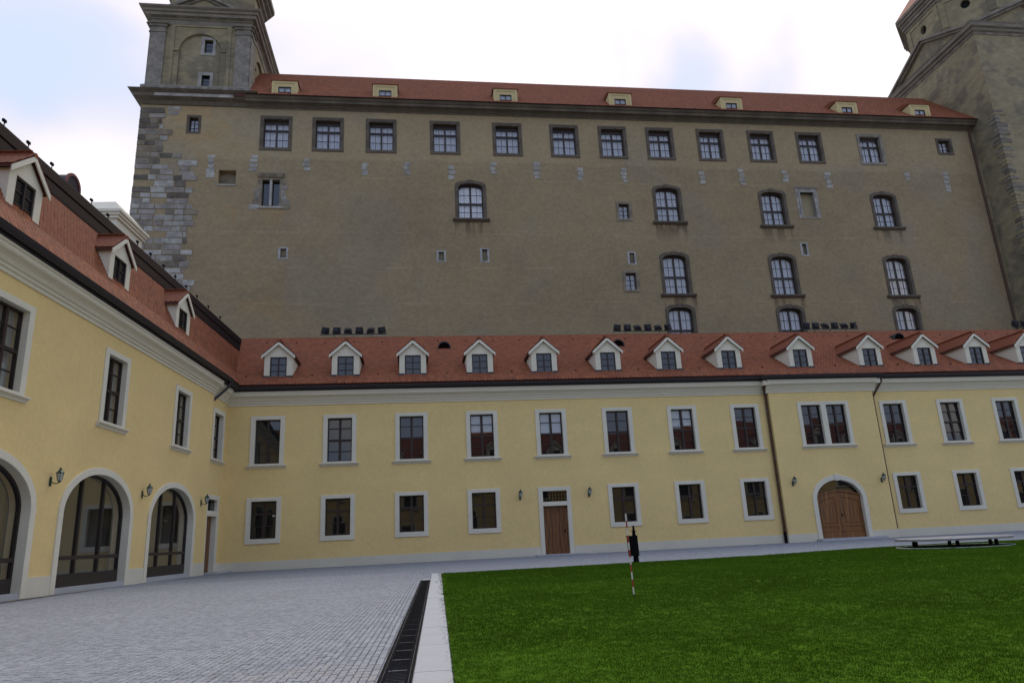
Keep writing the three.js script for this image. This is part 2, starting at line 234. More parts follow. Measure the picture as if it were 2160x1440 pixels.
// gabled dormer for the yellow wings; local origin at foot of front face, roof rises with slope(s)
function gableDormer(parent, cx, y0, z, back) {      // back(y) -> how far behind the front face the roof reaches height y above y0
  const d = grp('dormer', parent, cx, y0, z), hw = 0.67, ew = 0.78, ye = 1.20, yp = 1.86, wb = 0.07, wt = 1.15, ww = 0.40;
  const bE = back(ye), bP = back(yp), b0 = back(0.12);
  mesh('front_wall', [sheet([[-hw, 0.06], [hw, 0.06], [hw, ye], [0, yp - 0.06], [-hw, ye]], [rectPts(-ww, ww, wb, wt)], -0.12, 0)], M.cream, d);
  for (const s of [-1, 1]) { const g = new THREE.Shape(V2([[0, 0], [0, ye], [bE + 0.1, ye], [b0, 0.05]])); const e = new THREE.ExtrudeGeometry(g, { depth: 0.1, bevelEnabled: false }); e.rotateY(Math.PI / 2); e.translate(s > 0 ? hw - 0.1 : -hw, 0, -0.121); mesh('cheek', [e], M.cream, d); }
  const L = Math.hypot(ew, yp - ye + 0.04), ang = Math.atan2(yp - ye + 0.04, ew);
  for (const s of [-1, 1]) {         // roof slopes with bargeboard
    const p = (t, zz, h) => vec(s * (ew * (1 - t)), (ye - 0.04) + t * (yp - ye + 0.04) + h, zz);
    const a = p(0, 0.10, 0), b = p(1, 0.10, 0), c = p(1, -bP - 0.05, 0), e = p(0, -bE - 0.05, 0), A = p(0, 0.10, 0.07), B = p(1, 0.10, 0.07), C = p(1, -bP - 0.05, 0.07), E2 = p(0, -bE - 0.05, 0.07);
    const tri = []; const Q = (u, v, w, x) => tri.push(u, v, w, u, w, x); Q(A, B, C, E2); Q(a, e, c, b); Q(a, b, B, A); Q(e, E2, C, c); Q(a, A, E2, e); Q(b, c, C, B);
    const g = new THREE.BufferGeometry().setFromPoints(tri); g.computeVertexNormals(); mesh('roof_slope', [g], M.deck, d);
    const X = vec(0, 0, s > 0 ? -1 : 1), U = vec(-s * Math.cos(ang), Math.sin(ang), 0), N = vec(0, 0, 0).crossVectors(X, U);
    const tl = []; const rr = rng(31 + s); const rows = 6, e2 = L / rows;
    for (let j = 0; j < rows; j++) { const t = j / rows, len = 0.13 + bE + 0.05 + t * (bP - bE), nC = Math.floor(len / 0.18); for (let i = 0; i < nC; i++) { const x = 0.09 + i * 0.18 + (j % 2) * 0.06; const along = s > 0 ? 0.13 - x : 0.13 - x; const g2 = tileGeo.clone(); const bs = new THREE.Matrix4().makeBasis(X, U, N); const rot = new THREE.Matrix4().makeRotationX(0.05 + rr() * 0.02); const mm = bs.clone().multiply(rot); mm.setPosition(p(t, along, 0.09 + rr() * 0.005)); g2.applyMatrix4(mm); tl.push(g2); } }
    const tm = mesh('roof_tiles', [tl], tileTones[s > 0 ? 0 : 2], d); tm.userData.kind = 'stuff';
    const bb = new THREE.BufferGeometry(); const k = [p(-0.03, 0.135, -0.10), p(1, 0.135, -0.10), p(1, 0.135, 0.06), p(-0.03, 0.135, 0.06)], k2 = k.map(v => v.clone().setZ(0.101)); const T = []; const R = (u, v, w, x) => T.push(u, v, w, u, w, x); R(k[0], k[1], k[2], k[3]); R(k2[0], k2[3], k2[2], k2[1]); R(k[3], k[2], k2[2], k2[3]); R(k[0], k2[0], k2[1], k[1]); R(k[0], k[3], k2[3], k2[0]); bb.setFromPoints(T); bb.computeVertexNormals(); mesh('bargeboard', [bb], M.trim, d);
  }
  mesh('ridge_tile', [new THREE.CylinderGeometry(0.075, 0.075, bP + 0.2, 8).rotateX(Math.PI / 2).translate(0, yp + 0.07, -(bP + 0.2) / 2 + 0.14)], tileTones[0], d);
  const wg = grp('window', d, 0, wb, 0); casement(wg, ww, wt - wb, 0.07, null, M.glass, { transoms: [], thin: [(wt - wb) * 0.345, (wt - wb) * 0.655], mull: 0.03, mat: M.darkwood, bw: 0.02 });
  const ap = []; for (const s of [-1, 1]) ap.push(box(s > 0 ? ww + 0.012 : -hw - 0.05, s > 0 ? hw + 0.05 : -ww - 0.012, -0.16, 0.20, -0.02, 0.035)); ap.push(box(-ww - 0.012, ww + 0.012, -0.16, wb - 0.006, -0.02, 0.045));
  for (const s of [-1, 1]) { const g = new THREE.Shape(V2([[0.02, -0.12], [bE + 0.14, ye - 0.02], [bE - 0.02, ye - 0.01], [0.02, 0.14]])); const e = new THREE.ExtrudeGeometry(g, { depth: 0.02, bevelEnabled: false }); e.rotateY(Math.PI / 2); e.translate(s > 0 ? hw + 0.004 : -hw - 0.024, 0, 0); ap.push(e); }
  mesh('flashing', ap, M.zinc, d);
  return d;
}
// shift cheek extrusions: rotateY(90deg) sends shape x to -z, as wanted

const cornicePts = (y, o = 0) => [[-0.1, y], [0.04, y], [0.05, y + 0.10], [0.095, y + 0.115], [0.10, y + 0.19], [0.15, y + 0.215], [0.165, y + 0.25], [0.20, y + 0.31], [0.27, y + 0.37], [0.335, y + 0.41], [0.36, y + 0.45], [0.36, y + 0.54], [0.39, y + 0.55], [0.39, y + 0.62], [-0.1, y + 0.62]];
function gutter(x0, x1, y, z) { const p = []; for (let i = 0; i <= 8; i++) { const t = Math.PI + Math.PI * i / 8; p.push([z + 0.11 * Math.cos(t), y + 0.12 * Math.sin(t)]); } p.push([z + 0.13, y + 0.01], [z + 0.13, y + 0.03], [z + 0.09, y + 0.03]); for (let i = 8; i >= 0; i--) { const t = Math.PI + Math.PI * i / 8; p.push([z + 0.09 * Math.cos(t), y + 0.02 + 0.10 * Math.sin(t)]); } return profile(p, x0, x1); }

// ================================================================ ground
const XL = z => -0.31 + 0.0215 * (-z - 5.2);          // left edge of the drain line
{ const g = mesh('ground', [box(-400, 400, -0.30, -0.052, -500, 400)], M.ground, scene); g.userData = { kind: 'structure' }; }
const bedPts = [[-11.6, 2], [XL(2) - 0.01, 2], [XL(-24) - 0.01, -24], [-11.6, -24]];
const pave = mesh('pavement', [sheet([[-24, -9], [60, -9], [60, 37], [-24, 37]], [bedPts.map(([x, z]) => [x, -z])], 0, 0.03).rotateX(-Math.PI / 2)], M.paving, scene, 0, -0.034, 0);
pave.userData = { kind: 'structure' };
{ // setts that can be told apart stand in a lower joint bed
  const bed = mesh('joint_bed', [sheet(bedPts.map(([x, z]) => [x, -z]), [], 0, 0.012).rotateX(-Math.PI / 2)], M.joint, pave, 0, 0.010, 0);
  const r = rng(5), list = [], rw = 0.0575;
  for (let k = 0; k < 175; k++) { let z = -4.2 - r() * 0.1; while (z > -23.9) { const L = 0.085 + r() * 0.06, zc = z - L / 2, x = XL(zc) - 0.012 - (k + 0.5) * rw; const wl = -11.01 + 0.0588 * (-zc) + 0.02; if (x > wl && x > -9.4 + 0) { const az = Math.atan2(x, -zc); if (az > -0.80) list.push([x + (r() - 0.5) * 0.004, zc, rw - 0.0045 - r() * 0.0025, L - 0.005 - r() * 0.004, r(), (r() - 0.5) * 0.05, -r() * 0.004, (r() - 0.5) * 0.02, (r() - 0.5) * 0.02]); } z -= L; } }
  const sg = (() => { const h = 0.5, b = 0.45, P = [], q = (a, c, d, e) => P.push(a, c, d, a, d, e); const v = (x, y, z) => vec(x, y, z); const B = [v(-h, -1, h), v(h, -1, h), v(h, -1, -h), v(-h, -1, -h)], C = [v(-h, -0.16, h), v(h, -0.16, h), v(h, -0.16, -h), v(-h, -0.16, -h)], T = [v(-b, 0, b + 0.02), v(b, 0, b + 0.02), v(b, 0, -b - 0.03), v(-b, 0, -b - 0.03)]; for (let i = 0; i < 4; i++) { const j = (i + 1) % 4; q(B[i], B[j], C[j], C[i]); q(C[i], C[j], T[j], T[i]); } q(T[0], T[1], T[2], T[3]); const g = new THREE.BufferGeometry().setFromPoints(P); g.computeVertexNormals(); return plain(g); })();
  const near = new Set([...list].sort((a, b) => ((a[0] + 0.7) ** 2 + (a[1] + 5.1) ** 2 * 0.7) - ((b[0] + 0.7) ** 2 + (b[1] + 5.1) ** 2 * 0.7)).slice(0, 300));
  const E = new THREE.Euler(), Qn = new THREE.Quaternion(), m = new THREE.Matrix4(), c = new THREE.Color();
  const rest = list.filter(s => !near.has(s)); const TH = 0.035;
  const im = new THREE.InstancedMesh(sg, std(lin(1, 1, 1), 0.85, { map: again(stoneMap, 3.1) }), rest.length); im.name = 'setts'; im.userData.kind = 'stuff'; im.receiveShadow = im.castShadow = true;
  rest.forEach((s, i) => { E.set(s[7], s[5], s[8]); Qn.setFromEuler(E); im.setMatrixAt(i, m.compose(vec(s[0], 0.036 + s[6], s[1]), Qn, vec(s[2], TH, s[3]))); const k = 0.44 * (0.84 + 0.30 * s[4]) * (1 + 0.16 * (fbm(s[0] * 0.8, s[1] * 0.8, 201, 3) - 0.5)); c.setRGB(k * (0.95 + 0.06 * (hash(i, 2, 9) - 0.5)), k, k * 1.09); im.setColorAt(i, c); });
  pave.add(im);
  for (const s of near) { const o = mesh('sett', sg, settTones[Math.floor(s[4] * 4)], pave); o.position.set(s[0], 0.036 + s[6], s[1]); o.rotation.set(s[7], s[5], s[8]); o.scale.set(s[2], TH, s[3]); }
}
// drain and kerb
{
  const d = thing('drain_channel', 'narrow dark iron drain grating let into the paving beside the pale kerb', 'drain', [XL(-11), 0, -11], Math.atan(-0.0215));
  d.rotation.y = -Math.atan(0.0215);
  const z0 = -7.25, z1 = 7.2;
  mesh('channel', [box(0.0, 0.235, -0.03, -0.012, z0, z1)], M.dark, d);
  mesh('edge_rail', [box(0.002, 0.024, -0.02, 0.001, z0, z1)], M.rust, d); mesh('edge_rail', [box(0.214, 0.236, -0.02, 0.001, z0, z1)], M.rust, d);
  const seg = []; for (let k = 0; k < 9; k++) seg.push(box(0.028, 0.21, -0.02, -0.001, 0.018 + k * 0.054, 0.050 + k * 0.054)); seg.push(box(0.028, 0.05, -0.019, -0.0005, 0.004, 0.496), box(0.188, 0.21, -0.019, -0.0005, 0.004, 0.496));
  const sgm = join(seg); for (let k = 0; k < 28; k++) mesh('grate', sgm, M.iron, d, 0, 0, z0 + 0.1 + k * 0.5);
  mesh('end_stone', [box(0.0, 0.235, -0.03, 0.006, z0 - 0.32, z0 - 0.005)], M.granite, d);
}
{
  const k = new THREE.Group(); k.name = 'kerb'; k.userData = { kind: 'structure' }; k.position.set(XL(-11), 0, -11); k.rotation.y = -Math.atan(0.0215); scene.add(k);
  const r = rng(8); let z = 13; while (z > -10.1) { const L = 0.62 + r() * 0.12; const g = new THREE.BoxGeometry(0.262, 0.09, L - 0.006); const o = mesh('kerb_stone', [sheet(rectPts(-0.131, 0.131, -L / 2 + 0.003, L / 2 - 0.003), [], -0.05, 0.012 + r() * 0.004, 0.004).rotateX(-Math.PI / 2)], M.granite, k, 0.375, 0, z - L / 2); z -= L; }
}
// lawn
const lawnEdge = x => -21.2 - 0.25 * sstep(2, 10, x) - 1.45 * sstep(9, 15.5, x) + 0.7 * sstep(17, 22, x);
const lawnY = (x, z) => 0.004 + 0.022 * sstep(0, 1.5, x - XL(z) - 0.52) * (0.6 + fbm(x * 0.25 + 5, z * 0.25, 211, 3) * 0.9) * sstep(0, 1.2, z - lawnEdge(x));
{
  const NX = 90, NZ = 90, pos = [], idx = [];
  for (let j = 0; j <= NZ; j++) for (let i = 0; i <= NX; i++) { const a = i / NX, b = j / NZ, x1 = 34; let z = 4 + b * (-25.2), x = XL(z) + 0.515 + Math.pow(a, 1.5) * (x1 - XL(z)); const ze = lawnEdge(x); z = 4 + b * (ze - 4); x = XL(z) + 0.515 + Math.pow(a, 1.5) * (x1 - XL(z)); pos.push(x, lawnY(x, z) + 0.004, z); }
  for (let j = 0; j < NZ; j++) for (let i = 0; i < NX; i++) { const o = j * (NX + 1) + i; idx.push(o, o + 1, o + NX + 1, o + 1, o + NX + 2, o + NX + 1); }
  const g = new THREE.BufferGeometry(); g.setAttribute('position', new THREE.Float32BufferAttribute(pos, 3)); g.setIndex(idx); g.computeVertexNormals();
  const n = g.attributes.normal; const lawn = mesh('lawn', [g], M.turf, scene); lawn.userData = { kind: 'structure' };
  // grass
  const r = rng(12), blades = []; for (let b = 0; b < 9; b++) { const a = r() * 6.283, rad = Math.sqrt(r()) * 0.085, x = Math.cos(a) * rad, z = Math.sin(a) * rad, h = 0.009 + r() * 0.010, yaw = r() * 6.283, le = 0.004 + r() * 0.012, w = 0.0022, la = r() * 6.283, lx = Math.cos(la) * le, lz = Math.sin(la) * le, cx = Math.cos(yaw) * w, cz = Math.sin(yaw) * w; const A = vec(x - cx, 0, z - cz), B = vec(x + cx, 0, z + cz), C = vec(x + lx * 0.4 + cx * 0.8, h * 0.6, z + lz * 0.4 + cz * 0.8), D = vec(x + lx * 0.4 - cx * 0.8, h * 0.6, z + lz * 0.4 - cz * 0.8), T = vec(x + lx, h, z + lz); blades.push(A, B, C, A, C, D, D, C, T); }
  const tg = new THREE.BufferGeometry().setFromPoints(blades); tg.computeVertexNormals(); plain(tg);
  const pts = []; const add = (x, z, s) => { const ex = x - XL(z) - 0.52; if (ex < -0.035 + 0.045 * r() || z < lawnEdge(x) + 0.02) return; const az = Math.atan2(x, -z); if (az > 0.86) return; pts.push([x, z, s]); };
  for (const [za, zb, den, s] of [[-3.0, -7, 1300, 0.9], [-7, -11, 620, 1.15], [-11, -16, 360, 1.4], [-16, -23.2, 190, 1.8]]) { const xm = 2 + -zb * 1.12, n = Math.floor((za - zb) * xm * den); for (let i = 0; i < n; i++) add(r() * xm - 0.2, zb + r() * (za - zb), s); }
  const im = new THREE.InstancedMesh(tg, new THREE.MeshPhysicalMaterial({ color: 0xffffff, roughness: 1, specularIntensity: 0.12 }), pts.length); im.name = 'grass'; im.userData = { kind: 'stuff', label: 'short mown green grass covering the courtyard lawn', category: 'grass' }; im.receiveShadow = im.castShadow = true;
  const m = new THREE.Matrix4(), q = new THREE.Quaternion(), Y = vec(0, 1, 0), c = new THREE.Color();
  pts.forEach(([x, z, s], i) => { q.setFromAxisAngle(Y, r() * 6.283); const sc = s * (0.75 + r() * 0.5), sh = (0.8 + 0.5 * fbm(x * 1.2, z * 0.9, 221, 3)); im.setMatrixAt(i, m.compose(vec(x, lawnY(x, z), z), q, vec(sc, sc * sh, sc))); const p = fbm(x * 0.35, z * 0.55, 223, 4), k = 0.94 + 0.12 * r() + 0.75 * (p - 0.5), y = hash(i, 1, 7); c.setRGB(0.066 * k * (1 + 0.2 * (y - 0.4)), 0.138 * k, 0.008 * k); im.setColorAt(i, c); });
  scene.add(im);
}

// ================================================================ long yellow wing
const ZF = -34.8;
const main = thing('courtyard_wing', 'long two storey yellow wing with red dormered roof and arched brown gate', 'building', [0, 0, ZF]);
const ROOF = (z) => 8.42 + 0.6 * (0.45 - z);
{
  const upX = [-7.18, -3.83, -0.41, 3.03, 6.50, 9.93, 13.35, 16.76], upX2 = [25.14, 28.49, 31.80, 35.1], loX = [-7.21, -3.86, -0.44, 3.0, 9.92, 13.34, 16.77], loX2 = [25.17, 28.58, 31.95, 35.2];
  const UH = 2.08, UY = 4.775, LH = 1.675, LY = 1.38, HW = 0.575;
  const holesA = [...upX.map(x => hole(x, UY, HW, UH)), ...loX.map(x => hole(x, LY, HW, LH)), rectPts(5.84, 7.08, 0.02, 2.31), rectPts(5.85, 7.09, 2.47, 3.02)];
  mesh('wall', [sheet(rectPts(-9.8, 18.3, 0, 8.1), holesA, -0.5, 0)], M.yellow, main);
  mesh('wall', [sheet(rectPts(23.6, 46, 0, 8.1), [...upX2.map(x => hole(x, UY, HW, UH)), ...loX2.map(x => hole(x, LY, HW, LH))], -0.5, 0)], M.yellow, main);
  mesh('end_wall', [box(45.5, 46, 0, 8.1, -12.5, -0.51)], M.yellow, main);
  mesh('rear_wall', [box(-9.8, 46, 0, 8.1, -13, -12.51)], M.yellow, main);
  // projecting bay with the gate
  const BZ = 0.3, bx0 = 18.05, bx1 = 23.90, bay = grp('gate_bay', main, 0, 0, BZ);
  const s = 34.5 / 34.8, cx = x => x * s, cy = y => 0.88 + (y - 0.88) * s;
  const gx0 = cx(19.99), gx1 = cx(22.49), gSp = 2.0, gR = cy(2.97) - gSp;
  const wl = [cx(19.9), cx(21.0)], wr = [cx(21.3), cx(22.39)], wy0 = cy(4.83), wy1 = cy(6.9);
  mesh('bay_wall', [sheet(rectPts(bx0, bx1, -0.15, 8.1), [archPts(gx0 - 0.02, gx1 + 0.02, 0.0, gSp, gR + 0.02), rectPts(wl[0] - 0.02, wr[1] + 0.02, wy0 - 0.02, wy1 + 0.02)], -0.5, 0)], M.yellow, bay);
  mesh('plinth', [box(bx0 - 0.025, gx0 - 0.24, 0, 0.40, -0.28, 0.025)], M.plinth, bay); mesh('plinth', [box(gx1 + 0.24, bx1 + 0.025, 0, 0.40, -0.28, 0.025)], M.plinth, bay);
  mesh('bay_cornice', [profile(cornicePts(7.53), bx0 - 0.14, bx1 + 0.14), ...[[bx0 - 0.36, bx0], [bx1, bx1 + 0.36]].map(([a, b]) => box(a + 0.01, b - 0.01, 7.9, 8.13, -0.28, 0.34))], M.cream, bay);
  mesh('bay_gutter', [gutter(bx0 - 0.42, bx1 + 0.42, 8.33, 0.47), box(bx0 - 0.4, bx1 + 0.4, 8.16, 8.26, -0.29, 0.40)], M.zinc, bay);
  {
    const w = grp('double_window', main, 0, wy0, BZ), h = wy1 - wy0, sw = 0.20;
    mesh('surround', [sheet(rectPts(wl[0] - sw, wr[1] + sw, -0.07, h + 0.17), [rectPts(wl[0], wl[1], 0, h), rectPts(wr[0], wr[1], 0, h)], -0.23, 0.045, 0.008)], M.trim, w);
    mesh('sill', [profile([[-0.02, -0.22], [0.03, -0.22], [0.05, -0.17], [0.10, -0.13], [0.14, -0.115], [0.14, -0.075], [-0.02, -0.072]], wl[0] - sw - 0.07, wr[1] + sw + 0.1)], M.trim, w);
    for (const [a, b] of [wl, wr]) { const c = grp('casement', w, (a + b) / 2, 0, 0); casement(c, (b - a) / 2, h, 0.18, null, M.glass, { transoms: [h * 0.49], thin: [h * 0.235, h * 0.765] }); tiltPanes(c, 0.004, 0, 0.01); }
  }
  {
    const g = grp('gate', main, 0, 0, BZ), c = (gx0 + gx1) / 2;
    mesh('arch_surround', [sheet(uShape(archPts(gx0 - 0.23, gx1 + 0.23, 0, gSp, gR + 0.25), archPts(gx0, gx1, 0, gSp, gR)), [], -0.30, 0.05, 0.008)], M.trim, g);
    mesh('keystone', [sheet([[c - 0.09, gSp + gR - 0.03], [c + 0.09, gSp + gR - 0.03], [c + 0.14, gSp + gR + 0.30], [c - 0.14, gSp + gR + 0.30]], [], 0.0, 0.085, 0.008)], M.trim, g);
    const top = (x) => 2.16 + 0.22 * Math.pow(Math.cos((x - c) / (gx1 - gx0) * Math.PI), 1.3);
    for (const sd of [-1, 1]) {
      const a = sd < 0 ? gx0 + 0.01 : c + 0.03, b = sd < 0 ? c - 0.03 : gx1 - 0.01, N = 14, up = (o) => Array.from({ length: N + 1 }, (_, i) => { const x = b + (a - b) * i / N; return [x, top(x) - o]; });
      mesh('gate_leaf', [sheet([[a, 0.11], [b, 0.11], ...up(0)], [], -0.27, -0.20)], M.gatewood, g);
      const i0 = a + 0.16, i1 = b - 0.16, upi = Array.from({ length: N + 1 }, (_, i) => { const x = i1 + (i0 - i1) * i / N; return [x, top(x) - 0.26]; });
      mesh('panel_frame', [sheet([[a, 0.42], [b, 0.42], ...up(0.0)], [[[i0, 0.78], [i1, 0.78], ...upi], rectPts(i0, i1, 0.50, 0.68)], -0.201, -0.165, 0.006)], M.gatewood, g);
      mesh('panel', [sheet([[i0 + 0.06, 0.84], [i1 - 0.06, 0.84], ...upi.map(([x, y]) => [mix(x, (i0 + i1) / 2, 0.06 / ((i1 - i0) / 2)), y - 0.06])], [], -0.202, -0.182, 0.008)], M.gatewood, g);
      mesh('kick_board', [box(a, b, 0.115, 0.41, -0.201, -0.172)], M.gatewood, g);
    }
    mesh('cover_strip', [box(c - 0.045, c + 0.045, 0.12, top(c) - 0.02, -0.24, -0.145)], M.gatewood, g);
    const N = 20, cr = Array.from({ length: N + 1 }, (_, i) => { const x = gx0 + 0.01 + (gx1 - gx0 - 0.02) * i / N; return [x, top(x)]; }); mesh('transom_moulding', [sheet([...cr.map(([x, y]) => [x, y + 0.0]), ...[...cr].reverse().map(([x, y]) => [x, y + 0.09])], [], -0.26, -0.11, 0.01)], M.gatewood, g);
    mesh('fanlight', [sheet([...cr.map(([x, y]) => [x, y + 0.09]), ...archPts(gx0 + 0.005, gx1 - 0.005, 0, gSp, gR - 0.005).slice(3, -1)], [], -0.22, -0.21)], M.glass, g);
    mesh('handle', [box(c + 0.06, c + 0.10, 1.12, 1.30, -0.165, -0.14), cyl(0.012, 0.012, 0.12, 0, 0, 0, 8).rotateZ(-Math.PI / 2).translate(c + 0.08, 1.24, -0.11)], M.iron, g);
    mesh('doorstep', [box(gx0 - 0.33, gx1 + 0.70, 0, 0.075, -0.3, 0.55), box(gx0 - 0.30, gx1 + 0.67, 0.0755, 0.115, -0.3, 0.5)], M.granite, g);
  }
  // windows
  const tiltOf = [0.012, -0.072, -0.002, 0.003, 0.0, -0.004, 0.002, 0.005];
  upX.forEach((x, i) => { const w = placeWindow(main, 'tall', (p, a, b) => yellowWindow(p, a, b, HW, UH, 'tall'), x, UY, tiltOf[i], i === 0 ? 0.02 : 0);
    const drop = [0, 0, 0, 0.42, 0.52, 0, 0.40, 0][i]; if (drop) { w.children.forEach(o => { if (o.name === 'pane' && o.position.y > UH * 0.49) o.material = M.clear; }); mesh('roller_blind', [box(-HW + 0.02, HW - 0.02, UH * (1 - drop), UH - 0.03, -0.285, -0.275)], M.roller, w); mesh('room_lining', [box(-HW - 0.02, HW + 0.02, UH * 0.4, UH + 0.02, -0.9, -0.88)], M.dimCurtain, w); } });
  upX2.forEach((x, i) => placeWindow(main, 'tall', null, x, UY, [0.0, -0.075, 0.004, 0][i], 0));
  [...loX, ...loX2].forEach((x, i) => placeWindow(main, 'low', (p, a, b) => yellowWindow(p, a, b, HW, LH, 'low'), x, LY, (hash(i, 3, 5) - 0.5) * 0.02, (hash(i, 4, 5) - 0.5) * 0.03));
  { const n = mesh('paper_notice', [box(0.36, 0.54, 0.98, 1.10, -0.168, -0.165)], M.white, main.children.find(o => o.name === 'window' && Math.abs(o.position.x + 7.21) < 0.01 && o.position.y < 2)); }
  // plain door
  {
    const g = grp('door', main, 6.46, 0, 0);
    mesh('surround', [sheet(rectPts(-0.81, 0.80, 0, 3.19), [rectPts(-0.60, 0.60, 0.02, 2.29), rectPts(-0.59, 0.61, 2.49, 3.0)], -0.23, 0.045, 0.008)], M.trim, g);
    const pl = []; for (let i = 0; i < 6; i++) mesh('plank', [sheet(rectPts(-0.598 + i * 0.199, -0.598 + (i + 1) * 0.199 - 0.006, 0.03, 2.28), [], -0.20, -0.155, 0.006)], M.doorwood, g);
    mesh('door_leaf', [box(-0.60, 0.60, 0.025, 2.285, -0.24, -0.195)], M.doorwood, g);
    mesh('handle', [box(0.44, 0.48, 1.0, 1.2, -0.156, -0.14), box(0.36, 0.48, 1.11, 1.135, -0.13, -0.11), box(0.455, 0.475, 1.11, 1.135, -0.14, -0.112)], M.iron, g);
    mesh('transom_light', [box(-0.59, 0.61, 2.49, 3.0, -0.20, -0.19)], M.glass, g);
    const b = []; for (let i = 1; i < 8; i++) b.push(box(-0.59 + i * 0.15 - 0.01, -0.59 + i * 0.15 + 0.01, 2.49, 3.0, -0.11, -0.09)); for (const y of [2.58, 2.745, 2.91]) b.push(box(-0.59, 0.61, y - 0.009, y + 0.009, -0.125, -0.107)); mesh('grille', b, M.iron, g);
    mesh('doorstep', [box(-1.08, 1.28, 0, 0.05, -0.2, 0.55), box(-0.98, 1.18, 0.0505, 0.09, -0.2, 0.40)].slice(0, 1), M.granite, g);
  }
  // plinth, cornice, gutter, pipes
  mesh('plinth', [box(-9.8, 5.64, 0, 0.40, -0.1, 0.025), box(7.27, 18.2, 0, 0.40, -0.1, 0.025)], M.plinth, main); mesh('plinth', [box(23.8, 46, 0, 0.40, -0.1, 0.025)], M.plinth, main);
  mesh('cornice', [profile(cornicePts(7.53), -9.8, 18.1)], M.cream, main); mesh('cornice', [profile(cornicePts(7.53), 23.85, 46)], M.cream, main);
  mesh('gutter', [gutter(-9.3, 18.0, 8.33, 0.47), box(-9.6, 18.0, 8.155, 8.25, -0.1, 0.40)], M.zinc, main); mesh('gutter', [gutter(23.95, 46, 8.33, 0.47), box(23.95, 46, 8.155, 8.25, -0.1, 0.40)], M.zinc, main);
  { const p = mesh('downpipe', [tube([[17.72, 8.30, 0.45], [17.76, 8.05, 0.42], [17.96, 7.35, 0.12], [17.96, 0.5, 0.12]], 0.06)], M.copper, main); const c = []; for (const y of [6.6, 5.4, 4.2, 3.0, 1.8]) c.push(new THREE.TorusGeometry(0.064, 0.012, 6, 14).rotateX(Math.PI / 2).translate(17.96, y, 0.12)); mesh('pipe_clip', c, M.steel, p); mesh('pipe_shoe', [cyl(0.075, 0.075, 0.55, 17.96, 0, 0.12)], M.iron, p); }
  mesh('downpipe', [tube([[24.45, 8.28, 0.46], [24.43, 8.0, 0.44], [24.03, 7.25, 0.10], [24.03, 0.45, 0.10]], 0.055)], M.copper, main);
  // roof
  const roof = grp('roof', main), RX0 = -12.6, RX1 = 46.2, zr = -6.7, yr = ROOF(zr);
  const th = 0.06; const sl = (z0, z1, up) => profile([[z0, ROOF(z0)], [z1, ROOF(z1)], [z1, ROOF(z1) - 0.12], [z0, ROOF(z0) - 0.12]], RX0, RX1);
  mesh('roof_deck', [sl(0.40, zr)], M.deck, roof);
  mesh('rear_slope', [profile([[zr, yr - 0.01], [-13.4, 8.5], [-13.4, 8.38], [zr, yr - 0.14]], RX0, RX1)], M.deck, roof);
  mesh('ridge_capping', [profile([[zr + 0.16, yr - 0.06], [zr + 0.15, yr + 0.05], [zr, yr + 0.11], [zr - 0.15, yr + 0.05], [zr - 0.16, yr - 0.06]], -11.3, RX1)], M.ridge, roof);
  mesh('gable', [sheet([[-0.3, 8.1], [12.9, 8.1], [6.7, yr - 0.2]], [], 0, 0.3).rotateY(Math.PI / 2).translate(45.6, 0, 0)], M.yellow, main);
  const U = vec(0, 0.6, -1).normalize(), Lr = (0.45 - zr) * Math.hypot(1, 0.6);
  tileField(roof, vec(RX0 + 1.0, ROOF(0.47), 0.47), vec(1, 0, 0), U, RX1 - RX0 - 1.0, Lr, 301, { w: 0.178, e: 0.15 });
  // dormers
  const dx = [-6.88, -3.64, -0.32, 3.07, 6.4, 9.79, 13.09, 16.44, 20.52, 24.59, 27.88, 31.06, 34.25]; let dp = null;
  dx.forEach((x, i) => { if (!dp) dp = gableDormer(main, x, 8.87, -0.3, y => y / 0.6); else { const c = dp.clone(); c.position.x = x; main.add(c); } });
  let di = 0; for (const o of main.children) if (o.name === 'dormer') { tiltPanes(o, (hash(di, 1, 2) - 0.5) * 0.03, (hash(di, 2, 2) - 0.5) * 0.03); di++; }
  // eyebrow vents, snow hooks, little roof vents
  const hood = () => { const p = [[-0.37, 0]]; for (let i = 0; i <= 12; i++) { const t = Math.PI - Math.PI * i / 12; p.push([0.37 * Math.cos(t), 0.20 + 0.36 * Math.sin(t)]); } p.push([0.37, 0]); return p; };
  for (const [x, z] of [[1.42, -4.3], [11.6, -4.3], [30.0, -4.9]]) { const v = grp('roof_vent', main, x, ROOF(z), z); mesh('hood', [sheet(hood(), [hood().map(([a, b]) => [a * 0.86, 0.02 + b * 0.86])], -1.2, 0.06)], M.zinc, v); const l = []; for (let i = 0; i < 7; i++) { const y = 0.06 + i * 0.06, w = 0.32 * Math.sqrt(Math.max(0.05, 1 - Math.max(0, (y - 0.2) / 0.33) ** 2)); l.push(box(-w, w, y, y + 0.012, -0.06, 0.0)); } mesh('louvre', l, M.ridge, v); mesh('backing', [sheet(hood().map(([a, b]) => [a * 0.87, 0.01 + b * 0.87]), [], -0.12, -0.08)], M.dark, v); }
  const hk = []; for (let i = 0; i < 34; i++) { const x = -8.6 + i * 1.62, z = -5.75; const m = mesh('snow_hook', [box(x - 0.05, x + 0.05, ROOF(z) + 0.05, ROOF(z) + 0.13, z - 0.06, z + 0.1)], M.ridge, roof); }
